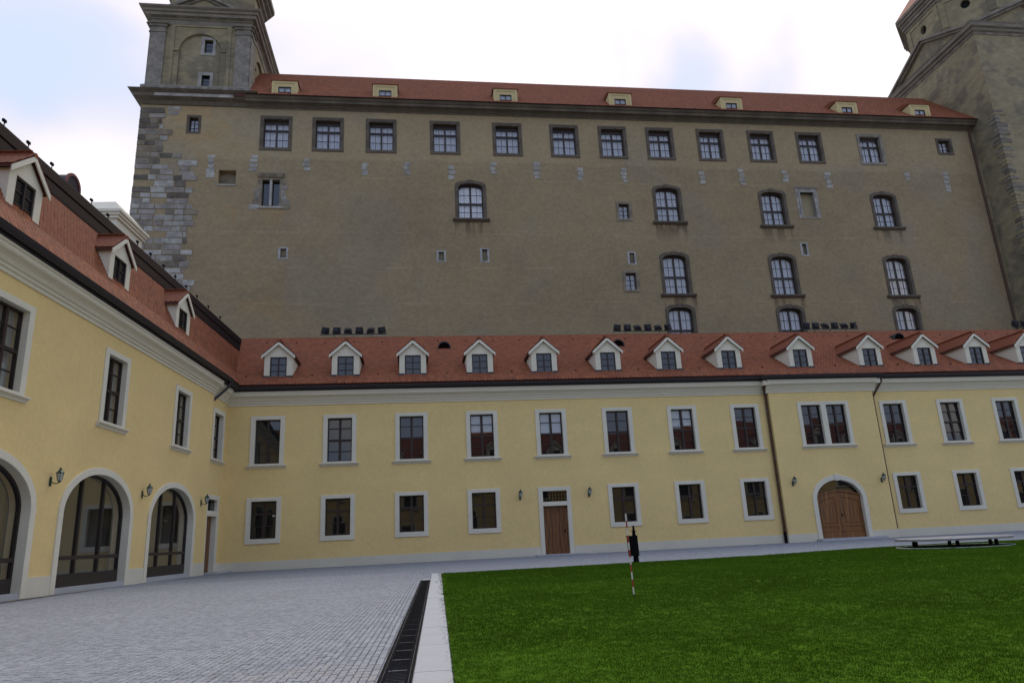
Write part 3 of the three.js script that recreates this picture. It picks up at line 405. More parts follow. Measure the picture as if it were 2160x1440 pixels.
  for (const x of [-8.4, -5.25, -2.05, 1.4, 4.7, 8.05, 11.4, 14.75, 18.3, 22.5, 26.2, 29.4]) { const z = -0.55; mesh('roof_hook', [box(x - 0.10, x + 0.10, ROOF(z) + 0.05, ROOF(z) + 0.12, z - 0.10, z + 0.06), box(x - 0.02, x + 0.02, ROOF(z) + 0.03, ROOF(z) + 0.10, z + 0.05, z + 0.22)], M.ridge, roof); }
}

// ================================================================ arcade wing
const A = 0.0588056;
const arc = thing('arcade_wing', 'yellow arcaded wing with tall arched glazing, steep red roof and white chimney', 'building', [-11.0138, 0, 0], Math.PI / 2 - A);
{
  const arches = [17.85, 23.40, 29.05], aw = 2.01, sp = 2.12, ri = 1.20, winC = [18.12, 23.60, 29.16], HW = 0.62, WY = 4.94, WH = 2.10;
  mesh('wall', [sheet(rectPts(8, 32.62, -0.15, 8.1), [...arches.map(c => archPts(c - aw - 0.02, c + aw + 0.02, 0, sp, ri + 0.02, 30)), ...winC.map(c => hole(c, WY, HW, WH))], -0.5, 0)], M.yellow, arc);
  const rc = -0.12;
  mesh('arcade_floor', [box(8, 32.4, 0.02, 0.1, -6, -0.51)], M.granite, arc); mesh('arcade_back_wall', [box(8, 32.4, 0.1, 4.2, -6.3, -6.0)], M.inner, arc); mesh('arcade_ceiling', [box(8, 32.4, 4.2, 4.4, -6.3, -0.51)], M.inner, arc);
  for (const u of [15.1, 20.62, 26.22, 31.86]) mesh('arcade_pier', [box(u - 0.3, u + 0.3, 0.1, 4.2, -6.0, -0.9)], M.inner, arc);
  mesh('corner_wall', [sheet(rectPts(32.4, 35.6, 0, 8.1), [hole(33.74, 4.94, 0.59, 2.06), rectPts(32.93, 34.17, 0.05, 2.44), rectPts(32.93, 34.17, 2.63, 3.16)], rc - 0.4, rc)], M.yellow, arc);
  mesh('rear_wall', [box(8, 42, 0, 8.3, -9.2, -8.8)], M.yellow, arc); mesh('end_wall', [box(7.6, 8, 0, 8.3, -9.2, -0.01)], M.yellow, arc);
  for (const c of arches) {
    const g = grp('arched_window', arc, c, 0, 0);
    mesh('arch_surround', [sheet(uShape(archPts(-aw - 0.23, aw + 0.23, 0, sp, ri + 0.21, 30), archPts(-aw, aw, 0, sp, ri, 30)), [], -0.34, 0.045, 0.008)], M.trim, g);
    const zf = -0.24, fr = [sheet(archPts(-aw, aw, 0.15, sp, ri, 30), [archPts(-aw + 0.07, aw - 0.07, 0.50, sp, ri - 0.07, 30)], zf - 0.06, zf + 0.04)];
    for (const x of [-0.66, 0.66]) fr.push(box(x - 0.05, x + 0.05, 0.50, sp + ri * Math.sqrt(1 - (x / aw) ** 2) - 0.03, zf - 0.055, zf + 0.045)); fr.push(box(-aw + 0.07, -0.71, 0.88, 0.99, zf - 0.055, zf + 0.042), box(-0.61, 0.61, 0.88, 0.99, zf - 0.055, zf + 0.042), box(0.71, aw - 0.07, 0.88, 0.99, zf - 0.055, zf + 0.042));
    mesh('frame', fr, M.darkwood, g);
    for (const [a, b] of [[-aw + 0.07, -0.71], [-0.61, 0.61], [0.71, aw - 0.07]]) {
      const lp = mesh('pane', [box(a, b, 0.50, 0.88, zf - 0.014, zf - 0.006)], M.clear, g);
      const up = [[a, 0.99], [b, 0.99]]; for (let i = 0; i <= 12; i++) { const x = b + (a - b) * i / 12; up.push([x, sp + (ri - 0.06) * Math.sqrt(Math.max(0, 1 - (x / (aw - 0.06)) ** 2))]); } mesh('pane', [sheet(up, [], zf - 0.014, zf - 0.006)], M.clear, g);
    }
    mesh('threshold', [box(-aw + 0.003, -0.01, 0, 0.148, -0.4, 0.02), box(-0.006, aw - 0.003, 0, 0.148, -0.4, 0.02)], M.granite, g);
  }
  winC.forEach((x, i) => placeWindow(arc, 'arcTall', (p, a, b) => { const w = yellowWindow(p, a, b, HW, WH, 'tall', 0.18, 0.18, 0.22, M.clear); curtain(w, HW, WH, -0.34, M.dimCurtain, 7); return w; }, x, WY, 0, (i - 1) * 0.01));
  { const w = yellowWindow(arc, 33.74, 4.94, 0.59, 2.03, 'tall', 0.22, 0.2, 0.2, M.clear); curtain(w, 0.59, 2.03, -0.36, M.dimCurtain, 9); w.position.z = rc; tiltPanes(w, 0, 0); }
  { const g = grp('door', arc, 33.55, 0, rc);
    mesh('surround', [sheet(rectPts(-0.80, 0.85, 0, 3.33), [rectPts(-0.60, 0.60, 0.05, 2.42), rectPts(-0.60, 0.60, 2.65, 3.14)], -0.30, 0.045, 0.008)], M.trim, g);
    mesh('door_leaf', [box(-0.60, 0.60, 0.06, 2.42, -0.27, -0.22)], M.doorwood, g); for (let i = 0; i < 6; i++) mesh('plank', [sheet(rectPts(-0.597 + i * 0.199, -0.597 + (i + 1) * 0.199 - 0.007, 0.065, 2.41), [], -0.225, -0.19, 0.006)], M.doorwood, g);
    mesh('transom_light', [box(-0.6, 0.6, 2.65, 3.14, -0.27, -0.26)], M.glass, g); const b = []; for (let i = 1; i < 6; i++) b.push(box(-0.6 + i * 0.2 - 0.012, -0.6 + i * 0.2 + 0.012, 2.65, 3.14, -0.07, -0.045)); for (const y of [2.75, 2.9, 3.05]) b.push(box(-0.6, 0.6, y - 0.01, y + 0.01, -0.085, -0.069)); mesh('grille', b, M.iron, g);
    mesh('doorstep', [box(-0.72, 1.75, 0, 0.06, -0.2, 0.62)], M.granite, g); }
  const pl = []; let x = 8; for (const c of arches) { pl.push(box(x, c - aw - 0.225, 0, 0.50, -0.1, 0.028)); x = c + aw + 0.225; } pl.push(box(x, 32.645, 0, 0.50, -0.1, 0.028)); mesh('plinth', pl, M.plinth, arc);
  mesh('plinth', [box(34.41, 35.6, 0, 0.42, rc - 0.1, rc + 0.025)], M.plinth, arc);
  mesh('cornice', [profile(cornicePts(7.68).map(([z, y]) => [z, 7.68 + (y - 7.68) * 0.95]), 8, 32.66)], M.cream, arc); mesh('cornice', [profile(cornicePts(7.66).map(([z, y]) => [z + rc, 7.66 + (y - 7.66) * 0.93]), 32.6, 35.4)], M.cream, arc);
  mesh('gutter', [gutter(8, 33.2, 8.46, 0.50), box(8, 33.0, 8.275, 8.38, -0.1, 0.42)], M.zinc, arc); mesh('gutter', [gutter(33.2, 35.2, 8.40, 0.42), box(33.0, 35.2, 8.245, 8.33, -0.2, 0.34)], M.zinc, arc);
  mesh('downpipe', [tube([[33.2, 8.36, 0.46], [33.15, 8.10, 0.42], [32.68, 7.42, -0.06]], 0.06)], M.zinc, arc);
  // steep roof with flared eaves
  const roof = grp('roof', arc), k0 = [0.45, 8.5], k1 = [-0.2, 9.33], k2 = [-1.83, 12.75];
  mesh('roof_deck', [profile([k0, k1, k2, [k2[0] - 0.1, k2[1] - 0.05], [k1[0] - 0.12, k1[1] - 0.08], [k0[0] - 0.05, k0[1] - 0.12]], 8, 42)], M.deck, roof);
  mesh('rear_slope', [profile([[-1.84, 12.72], [-9.4, 8.6], [-9.4, 8.45], [-1.84, 12.55]], 8, 42)], M.deck, roof);
  mesh('ridge_cladding', [profile([[-1.13, 11.42], [-1.06, 11.44], [-1.10, 11.56], [-1.37, 12.10], [-1.34, 12.13], [-1.62, 12.70], [-1.80, 12.90], [-1.98, 12.78], [-1.85, 12.5]], 8, 41.4)], M.ridge, roof);
  const U1 = vec(0, k1[1] - k0[1], k1[0] - k0[0]), L1 = U1.length(); U1.normalize(); const U2 = vec(0, k2[1] - k1[1], k2[0] - k1[0]).normalize();
  tileField(roof, vec(12, k0[1] - 0.02, k0[0] + 0.02), vec(1, 0, 0), U1, 29, L1 + 0.02, 401, { w: 0.178, e: 0.14 });
  tileField(roof, vec(12, k1[1] - 0.02, k1[0] + 0.01), vec(1, 0, 0), U2, 29, 2.42, 403, { w: 0.178, e: 0.14, single: t => { const u = 12 + t.x; return u < 18.9 ? 99 + Math.abs(u - 18) : Math.abs(u - 18.9) + 0.15 * t.s; } });
  let dp = null; for (const c of [18.2, 23.5, 28.98]) { if (!dp) { dp = gableDormer(arc, c, 9.28, -0.18, y => Math.max(0, y) / 2.1 + 0.03); dp.scale.set(1.07, 1.0, 1); } else { const q = dp.clone(); q.position.x = c; arc.add(q); } }
  // chimney
  { const g = grp('chimney', arc, 29.95, 0.42, -3.9), w = 1.2, d = 0.8; mesh('stack', [box(-w, w, 10.6, 14.05, -d, d)], M.cream, g); mesh('cap_moulding', [box(-w - 0.08, w + 0.08, 14.05, 14.18, -d - 0.08, d + 0.08), box(-w - 0.14, w + 0.14, 14.181, 14.30, -d - 0.14, d + 0.14), box(-w - 0.20, w + 0.20, 14.301, 14.42, -d - 0.20, d + 0.20)], M.cream, g);
    const a = [[-w - 0.15, -d - 0.15], [w + 0.15, -d - 0.15], [w + 0.15, d + 0.15], [-w - 0.15, d + 0.15]].map(([q, z]) => vec(q, 14.42, z)), b = [[-w + 0.45, -d + 0.35], [w - 0.45, -d + 0.35], [w - 0.45, d - 0.35], [-w + 0.45, d - 0.35]].map(([q, z]) => vec(q, 15.05, z)), T = []; for (let i = 0; i < 4; i++) { const j = (i + 1) % 4; T.push(a[i], b[j], a[j], a[i], b[i], b[j]); } T.push(b[0], b[2], b[1], b[0], b[3], b[2]); const gg = new THREE.BufferGeometry().setFromPoints(T); gg.computeVertexNormals(); mesh('cap', [gg], M.cream, g); }
  // hood vent on the ridge
  { const v = grp('roof_vent', arc, 23.35, 12.42, -2.45), hp = [[-0.42, -0.6]]; for (let i = 0; i <= 12; i++) { const t = Math.PI - Math.PI * i / 12; hp.push([0.42 * Math.cos(t), 0.62 + 0.42 * Math.sin(t)]); } hp.push([0.42, -0.6]); mesh('hood', [sheet(hp, [], -0.55, 0.5)], M.zinc, v); mesh('rim', [sheet(hp.map(([a, b]) => [a * 1.1, b * 1.05]), [hp.map(([a, b]) => [a * 0.92, b * 0.96])], 0.47, 0.53)], std(lin(0.16, 0.05, 0.04), 0.6), v); }
  // ridge spikes
  for (const u of [18.0, 19.3, 20.46, 21.72, 24.2, 25.39, 27.84, 29.07, 30.4, 31.7, 33.0, 34.4, 36.0, 37.8]) mesh('ridge_hook', [box(u - 0.012, u + 0.012, 12.8, 12.98, -1.75, -1.73), box(u - 0.07, u + 0.07, 12.95, 13.03, -1.78, -1.72)], M.iron, roof);
}

// ================================================================ castle
const cas = thing('castle_palace', 'tall ochre brown rendered castle block with rows of stone framed windows', 'castle', [0, 0, -51.41555], 0.0054649);
{
  const topC = [-10.98, -6.98, -2.80, 2.32, 7.44, 12.24, 16.39, 20.54, 25.06, 29.67, 34.18, 39.97], TY = 31.22, TH = 2.52, THW = 0.95;
  const cols = [[4.24, [25.32]], [20.6, [25.27, 18.98, 14.5]], [29.88, [25.05, 18.9, 14.4]], [40.15, [25.0, 18.82, 14.35]]], AH = 3.08, AHW = 0.98;
  const seg = (x0, x1, y0, h, r = 0.42) => archPts(x0, x1, y0, y0 + h - r, r, 18, 2.6);
  const holes = []; for (const x of topC) holes.push(hole(x, TY, THW, TH)); for (const [x, ys] of cols) for (const y of ys) holes.push(seg(x - AHW - 0.02, x + AHW + 0.02, y - 0.02, AH + (y < 20 ? 0.28 : 0) + 0.04));
  const smalls = [[47.25, 32.38, 0.55, 1.22], [-17.22, 32.45, 0.33, 1.24], [16.8, 25.5, 0.42, 1.32], [16.82, 19.38, 0.43, 1.40]]; for (const s of smalls) holes.push(hole(...s));
  const slits = [[-10.05, 21.97, 0.21, 0.72], [1.81, 21.80, 0.21, 0.70], [5.20, 21.78, 0.2, 0.95], [17.08, 21.62, 0.2, 0.88], [32.06, 22.47, 0.18, 0.95]]; for (const s of slits) holes.push(hole(...s, 0));
  holes.push(hole(-11.18, 26.22, 0.66, 2.22), hole(-14.45, 27.97, 0.64, 1.2, 0), hole(33.05, 25.85, 0.62, 2.3));
  mesh('wall', [sheet(rectPts(-21.2, 50.6, 0, 35.2), holes, -0.7, 0)], M.castle, cas);
  mesh('side_wall', [box(-21.2, -20.5, 0, 35.2, -11, -0.705)], M.tower, cas); mesh('rear_wall', [box(-20.5, 50.6, 0, 35.2, -11, -10.3)], M.tower, cas);
  mesh('niche_back', [...slits.map(([c, y, hw, h]) => box(c - hw, c + hw, y, y + h, -0.24, -0.17)), box(-15.09, -13.81, 27.97, 29.17, -0.62, -0.5)], std(lin(0.30, 0.245, 0.165), 0.95, { map: stoneMap }), cas);
  // slit surrounds
  for (const [c, y, hw, h] of slits) mesh('slit_frame', [sheet(rectPts(c - hw - 0.17, c + hw + 0.14, y - 0.12, y + h + 0.12), [rectPts(c - hw, c + hw, y, y + h)], -0.3, 0.015)], M.palestone, cas);
  mesh('niche_sill', [box(-15.12, -13.75, 27.86, 27.968, -0.5, 0.06)], stoneTones[1], cas);
  // top row windows
  const topWin = (p, x, y, pale) => {
    const w = grp('window', p, x, y, 0), D = 0.30;
    mesh('surround', [sheet(rectPts(-THW - 0.27, THW + 0.27, -0.25, TH + 0.29), [rectPts(-THW, THW, 0, TH)], -D - 0.06, 0.06, 0.015)], pale ? stoneTones[3] : M.brownstone, w);
    const f = 0.07, z0 = -D - 0.04, z1 = -D + 0.05, T = 1.62, fr = [box(-THW, -THW + f, 0, TH, z0, z1), box(THW - f, THW, 0, TH, z0, z1), box(-THW + f, THW - f, 0, f, z0, z1 - 0.002), box(-THW + f, THW - f, TH - 0.32, TH, z0, z1 - 0.002), box(-0.07, 0.07, f, TH - 0.32, z0, z1 + 0.003), box(-THW + f, -0.07, T - 0.09, T + 0.09, z0, z1 + 0.001), box(0.07, THW - f, T - 0.09, T + 0.09, z0, z1 + 0.001)];
    mesh('frame', fr, M.wood, w);
    const gb = [], xs = s => [s * 0.07, s * (THW - f)], ym = [[f, T - 0.09, 2], [T + 0.09, TH - 0.32, 1]];
    for (const s of [-1, 1]) for (const [a, b, n] of ym) { const [p0, p1] = xs(s), cx = (p0 + p1) / 2, lo = Math.min(p0, p1), hi = Math.max(p0, p1); gb.push(box(cx - 0.016, cx + 0.016, a, b, z0 + 0.02, z1 - 0.02)); for (let i = 1; i < n; i++) gb.push(box(lo, hi, a + (b - a) * i / n - 0.016, a + (b - a) * i / n + 0.016, z0 + 0.021, z1 - 0.021)); for (let i = 0; i < n; i++) for (const h of [0, 1]) { const pw = (hi - lo) / 2, ph = (b - a) / n; paneMesh(pw, ph, M.clear, w, lo + pw * (h + 0.5), a + ph * (i + 0.5), -D); } }
    mesh('glazing_bar', gb, M.darkwood, w);
    return w;
  };
  let tp = null; topC.forEach((x, i) => { let w; if (!tp) { w = tp = topWin(cas, x, TY); } else if (i === 11) w = topWin(cas, x, TY, true); else { w = tp.clone(); w.position.x = x; cas.add(w); } tiltPanes(w, 0, 0, 0.01); });
  cas.children.filter(o => o.name === 'window').forEach((w, i) => { curtain(w, THW, TH, -0.48, M.curtain, i + 1); });
  // arched windows
  const archWin = (p, x, y, h, sill, cm) => {
    const w = grp('arched_window', p, x, y, 0), D = 0.32, r = 0.42, H = h, hw = AHW;
    mesh('surround', [sheet(uShape(seg(-hw - 0.26, hw + 0.26, 0.0, H + 0.26, r + 0.1), seg(-hw, hw, 0, H, r)), [], -D - 0.06, 0.07, 0.015), sheet([[-0.16, H - 0.02], [0.16, H - 0.02], [0.20, H + 0.32], [-0.20, H + 0.32]], [], 0.0, 0.1, 0.01)], M.brownstone, w);
    mesh('sill', [profile([[-0.3, -0.06], [0.05, -0.26], [0.10, -0.24], [0.16, -0.15], [0.24, -0.13], [0.24, -0.002], [-0.3, -0.001]], -hw - 0.48, hw + 0.48)], M.brownstone, w);
    const f = 0.07, z0 = -D - 0.04, z1 = -D + 0.05, T = H * 0.455; mesh('frame', [sheet(seg(-hw, hw, 0, H, r), [seg(-hw + f, hw - f, f, H - f - 0.14, r)], z0, z1), box(-0.075, 0.075, f, H - f - 0.13, z0 - 0.001, z1 + 0.003), box(-hw + f, -0.075, T - 0.09, T + 0.09, z0 - 0.001, z1 + 0.001), box(0.075, hw - f, T - 0.09, T + 0.09, z0 - 0.001, z1 + 0.001)], M.wood, w);
    const gb = []; for (const s of [-1, 1]) for (const [a, b] of [[f, T - 0.09], [T + 0.09, H - f - 0.12]]) { const lo = s > 0 ? 0.075 : -hw + f, hi = s > 0 ? hw - f : -0.075, cx = (lo + hi) / 2, cy = (a + b) / 2; gb.push(box(cx - 0.016, cx + 0.016, a, b, z0 + 0.02, z1 - 0.02), box(lo, hi, cy - 0.016, cy + 0.016, z0 + 0.021, z1 - 0.021)); for (const i of [0, 1]) for (const j of [0, 1]) paneMesh((hi - lo) / 2, (b - a) / 2, M.clear, w, lo + (hi - lo) * (i + 0.5) / 2, a + (b - a) * (j + 0.5) / 2, -D); }
    mesh('glazing_bar', gb, M.darkwood, w);
    return w;
  };
  let ap = {}; let ci = 40; for (const [x, ys] of cols) for (const y of ys) { const h = AH + (y < 20 ? 0.28 : 0), k = h.toFixed(2); let w; if (!ap[k]) w = ap[k] = archWin(cas, x, y, h); else { w = ap[k].clone(); w.position.set(x, y, 0); cas.add(w); } tiltPanes(w, 0, 0, 0.01); }
  cas.children.filter(o => o.name === 'arched_window').forEach((w, i) => curtain(w, AHW, AH + 0.2, -0.5, i === 0 ? M.blind : M.curtain, 50 + i));
  // small square windows
  smalls.forEach(([c, y, hw, h], i) => { const w = grp('small_window', cas, c, y, 0); mesh('surround', [sheet(rectPts(-hw - (i === 1 ? 0.2 : 0.24), hw + 0.24, -0.2, h + 0.22), [rectPts(-hw, hw, 0, h)], -0.4, i === 1 ? 0.01 : 0.05, 0.008)], i === 1 ? M.brownstone : [M.brownstone, 0, stoneTones[6], stoneTones[6]][i], w); curtain(w, hw, h, -0.42, M.curtain, 20 + i); casement(w, hw, h, 0.28, null, M.clear, { transoms: [], thin: i > 1 ? [h * 0.33, h * 0.62] : [h * 0.33, h * 0.66], mull: 0.025 }); });
  // mullioned gothic window
  { const w = grp('mullioned_window', cas, -11.18, 26.22, 0); mesh('surround', [sheet(rectPts(-0.80, 0.80, -0.1, 2.34), [rectPts(-0.66, -0.07, 0, 2.2), rectPts(0.07, 0.66, 0, 2.2)], -0.5, 0.02)], stoneTones[6], w); mesh('hood_moulding', [profile([[0, 2.35], [0.10, 2.40], [0.20, 2.62], [0.20, 2.72], [0, 2.74]], -0.98, 0.98)], stoneTones[6], w); mesh('sill', [box(-0.95, 0.95, -0.22, -0.102, -0.3, 0.09)], stoneTones[1], w); mesh('mullion', [sheet(rectPts(-0.085, 0.085, -0.02, 2.22), [], -0.25, 0.045, 0.03)], stoneTones[1], w); for (const s of [-1, 1]) mesh('pane', [box(s > 0 ? 0.07 : -0.66, s > 0 ? 0.66 : -0.07, 0, 2.2, -0.36, -0.35)], M.glass, w);
    const r = rng(71); for (let i = 0; i < 6; i++) for (const s of [-1, 1]) { const a = 0.80, b = 0.98 + r() * 0.42 + (i < 2 ? 0.25 : 0); mesh('jamb_stone', [sheet(rectPts(s > 0 ? a : -b, s > 0 ? b : -a, -0.3 + i * 0.42, 0.09 + i * 0.42), [], -0.05, 0.018 + r() * 0.015, 0.006)], stoneTones[[6, 0, 3][Math.floor(r() * 3)]], w); } }
  // walled up window
  { const w = grp('blind_window', cas, 33.05, 25.85, 0); mesh('surround', [sheet(rectPts(-0.98, 1.0, -0.1, 2.72), [rectPts(-0.62, 0.62, 0.0, 2.3)], -0.4, 0.05, 0.02), profile([[0, 2.62], [0.12, 2.66], [0.2, 2.78], [0, 2.8]], -1.02, 1.04), box(-0.78, -0.62, -0.01, 2.45, -0.2, 0.11), box(0.62, 0.78, -0.01, 2.45, -0.2, 0.11), box(-0.62, 0.62, 2.3, 2.45, -0.2, 0.108)], stoneTones[0], w); mesh('infill', [box(-0.62, 0.62, 0, 2.3, -0.42, -0.34)], std(lin(0.38, 0.31, 0.19), 0.95, { map: again(plasterMap, 3) }), w); }
  // exposed stones under the top windows
  const spots = [[-15.72, 29.7], [-12.54, 29.78], [-8.57, 29.76], [-4.12, 29.49], [-0.75, 29.66], [2.72, 29.45], [6.15, 29.83], [9.69, 29.78], [13.36, 29.53], [17.1, 29.39], [23.91, 29.41], [27.44, 29.54], [31.41, 29.67], [35.3, 29.4], [42.95, 29.93], [46.68, 29.55]], r = rng(91);
  for (const [i, [x, y]] of spots.entries()) { const n = i === 14 ? 2 : i === 15 ? 5 : 3 + Math.floor(r() * 2); let yy = y + n * 0.19; for (let k = 0; k < n; k++) { const h = 0.30 + r() * 0.16, w = 0.25 + r() * 0.10, o = (r() - 0.5) * 0.14 - k * 0.0; const pts = []; for (let a = 0; a < 9; a++) { const t = a / 9 * 6.283, q = 0.82 + r() * 0.22; pts.push([x + o + w * q * Math.max(-0.92, Math.min(0.92, 1.3 * Math.cos(t))), yy - h / 2 + h / 2 * q * Math.max(-0.95, Math.min(0.95, 1.3 * Math.sin(t)))]); } mesh('stone', [sheet(pts, [], -0.05, 0.022 + r() * 0.02, 0.006)], stoneTones[[1, 1, 0][Math.floor(r() * 3)]], cas); yy -= h + 0.01; } }
  // corner quoins
  { const q = rng(97); let y = 34.45; while (y > 17.6) { const h = 0.42 + q() * 0.12; let lim = y > 30.6 ? -19.35 : y > 28.9 ? -18.6 : y > 26.5 ? -17.4 : -16.9; lim += (q() - 0.5) * 1.1; let x = -21.235; while (x < lim) { const L = 0.55 + q() * 0.95, e = Math.min(x + L, lim + 0.25); if (e - x < 0.25) break; const white = y < 26.8 ? 0.72 : y < 30.5 ? 0.40 : 0.24, jt = () => (q() - 0.5) * 0.06; const k = q() < white ? Math.floor(q() * 3) : 3 + Math.floor(q() * 4); if (q() > 0.07) mesh('quoin_stone', [sheet([[x + 0.024 + (x < -21.2 ? 0 : jt()), y - h + 0.034 + jt() * 0.5], [(x + e) / 2 + jt(), y - h + 0.032 + jt() * 0.5], [e - 0.03 + jt(), y - h + 0.034 + jt() * 0.5], [e - 0.03 + jt(), y - 0.034 + jt() * 0.5], [(x + e) / 2 + jt(), y - 0.03 + jt() * 0.5], [x + 0.024 + (x < -21.2 ? 0 : jt()), y - 0.034 + jt() * 0.5]], [], -0.06, 0.02 + q() * 0.05, 0.012)], stoneTones[k], cas); x = e; } y -= h; } 
    for (const [x0, x1, y0, y1, k] of [[-18.1, -16.7, 29.5, 29.95, 1], [-18.0, -17.2, 29.05, 29.48, 3], [-17.9, -16.9, 28.6, 29.0, 2], [-19.2, -18.2, 34.3, 34.6, 1], [-19.1, -18.4, 33.85, 34.2, 0], [-16.0, -15.4, 28.5, 29.0, 1]]) mesh('quoin_stone', [sheet(rectPts(x0, x1, y0, y1), [], -0.05, 0.03, 0.012)], stoneTones[k], cas); }
  // cornice
  const cp = [[-0.1, 34.72], [0.06, 34.72], [0.08, 34.86], [0.22, 34.93], [0.26, 35.02], [0.62, 35.08], [0.64, 35.30], [0.74, 35.36], [0.84, 35.50], [0.88, 35.54], [-0.1, 35.56]].map(([z, y]) => [z, 34.66 + (y - 34.72) * 0.82]);
  mesh('cornice', [profile(cp, -21.2 + 7.9, 50.45)], M.corniceStone, cas);
  mesh('cornice_flashing', [profile([[0.92, 35.33], [0.94, 35.40], [-0.1, 35.46], [-0.1, 35.36]], -13.3, 50.5)], M.ridge, cas);
  mesh('downpipe', [tube([[50.0, 34.7, 0.3], [49.95, 34.2, 0.14], [49.9, 2, 0.14]], 0.09)], M.copper, cas);
  mesh('corner_strip', [box(50.10, 50.42, 0, 34.7, -0.1, 0.06)], M.tower, cas);
  // roof
  const roof = grp('roof', cas), CR = z => 35.38 + 1.05 * (0.75 - z); const zr = -4.75;
  mesh('roof_deck', [profile([[0.75, CR(0.75)], [zr, CR(zr)], [zr, CR(zr) - 0.15], [0.75, CR(0.75) - 0.15]], -14.2, 51)], M.deck, roof); mesh('rear_slope', [profile([[zr, CR(zr) - 0.02], [-11.3, 35.3], [-11.3, 35.1], [zr, CR(zr) - 0.2]], -14.2, 51)], M.deck, roof);
  tileField(roof, vec(-13.6, CR(0.75), 0.75), vec(1, 0, 0), vec(0, 1.05, -1).normalize(), 64.2, 5.5 * Math.hypot(1, 1.05), 501, { w: 0.21, e: 0.175, scale: 1.18 });
  const rt = []; for (let i = 0; i < 158; i++) rt.push(new THREE.CylinderGeometry(0.10, 0.12, 0.42, 7).rotateZ(Math.PI / 2).translate(-12.8 + i * 0.4, CR(zr) + 0.05, zr)); mesh('ridge_tiles', rt, tileTones[2], roof).userData.kind = 'stuff';
  // dormers
  const mk = (x) => { const d = grp('dormer', cas, x, 35.30, 0.56), w = 0.97, h = 1.55, dp = 1.9;
    mesh('wall', [sheet([[-w, 0], [w, 0], [w, h], [-w, h]], [rectPts(-0.5, 0.5, 0.1, 1.06)], -0.12, 0), box(-w, -w + 0.1, 0, h, -dp, -0.121), box(w - 0.1, w, 0, h, -dp, -0.121)], M.castleYellow, d);
    mesh('face_border', [sheet(uShape(rectPts(-w - 0.02, w + 0.02, 0.0, h + 0.01), rectPts(-w + 0.2, w - 0.2, 0.0, h - 0.2)), [], 0.001, 0.04, 0.01)], M.castleYellow, d);
    mesh('roof', [profile([[0.10, h + 0.0], [0.10, h + 0.07], [-0.6, h + 0.42], [-2.2, h + 0.62], [-2.2, h + 0.1]], -w - 0.1, w + 0.1)], tileTones[2], d);
    const wg = grp('window', d, 0, 0.1, 0); curtain(wg, 0.49, 0.95, -0.2, M.curtain, 3); casement(wg, 0.5, 0.96, 0.07, null, M.clear, { transoms: [], thin: [0.49], mull: 0.03, mat: M.darkwood, bw: 0.02 }); return d; };
  let dp = null; [-10.36, -2.47, 7.39, 17.2, 27.17, 38.0, 45.1].forEach((x, i) => { let d; if (!dp) d = dp = mk(x); else { d = dp.clone(); d.position.x = x; cas.add(d); } tiltPanes(d, -0.02, 0, 0.03); });
}
// ---- square corner tower
function drum(t, cx, cz, a, y0, y1, mat, corn, panels) {
  const V = r => Array.from({ length: 8 }, (_, i) => { const an = Math.PI / 8 + i * Math.PI / 4, R = r / Math.cos(Math.PI / 8); return [cx + R * Math.cos(an), cz + R * Math.sin(an)]; });
  const ring = (r0, r1, ya, yb) => sheet(V(r0).map(([x, z]) => [x, -z]).reverse(), [], ya, yb).rotateX(-Math.PI / 2);
  return { V, slab: (r, ya, yb) => sheet(V(r).map(([x, z]) => [x, -z]), [], ya, yb).rotateX(-Math.PI / 2) };
}
function sqProfile(pts, x0, x1, z0, z1) {          // mitred moulding round a rectangle; pts [out, y]
  const T = [], c = o => [vec(x0 - o, 0, z1 + o), vec(x1 + o, 0, z1 + o), vec(x1 + o, 0, z0 - o), vec(x0 - o, 0, z0 - o)];
  for (let k = 0; k + 1 < pts.length; k++) { const A1 = c(pts[k][0]), B1 = c(pts[k + 1][0]); for (let i = 0; i < 4; i++) { const j = (i + 1) % 4, a = A1[i].clone().setY(pts[k][1]), b = A1[j].clone().setY(pts[k][1]), d = B1[j].clone().setY(pts[k + 1][1]), e = B1[i].clone().setY(pts[k + 1][1]); T.push(a, b, d, a, d, e); } }
  const top = c(pts[pts.length - 1][0]).map(v => v.setY(pts[pts.length - 1][1])), bot = c(pts[0][0]).map(v => v.setY(pts[0][1])); T.push(top[0], top[1], top[2], top[0], top[2], top[3], bot[0], bot[2], bot[1], bot[0], bot[3], bot[2]);
  const g = new THREE.BufferGeometry().setFromPoints(T); g.computeVertexNormals(); return plain(g);
}
function pediment(g, x0, x1, y, h, z, depth, out) {      // raking cornices over a recessed tympanum, face width x0..x1, at local z
  const c = (x0 + x1) / 2, tri = (o, dy, dh) => [[x0 - o, y + dy], [x1 + o, y + dy], [c, y + h + dh]], k = h / (c - x0);
  const band = (a, b, za, zb) => sheet([[x0 - out + a / k * 0, y + 0], [x1 + out, y], [c, y + h + out * k - a]], [[[x0 - out + b / k + 0.06, y + 0.03], [x1 + out - b / k - 0.06, y + 0.03], [c, y + h + out * k - b - 0.02]]], za, zb, 0.01);
  mesh('raking_cornice', [band(0, 0.26, z - depth, z + out)], M.towerStone, g); mesh('raking_moulding', [band(0.2, 0.5, z - depth, z + out - 0.22)], M.towerStone, g);
  mesh('tympanum', [sheet(tri(0, 0, -0.1), [], z - depth - 0.1, z - 0.05)], M.tower, g);
}
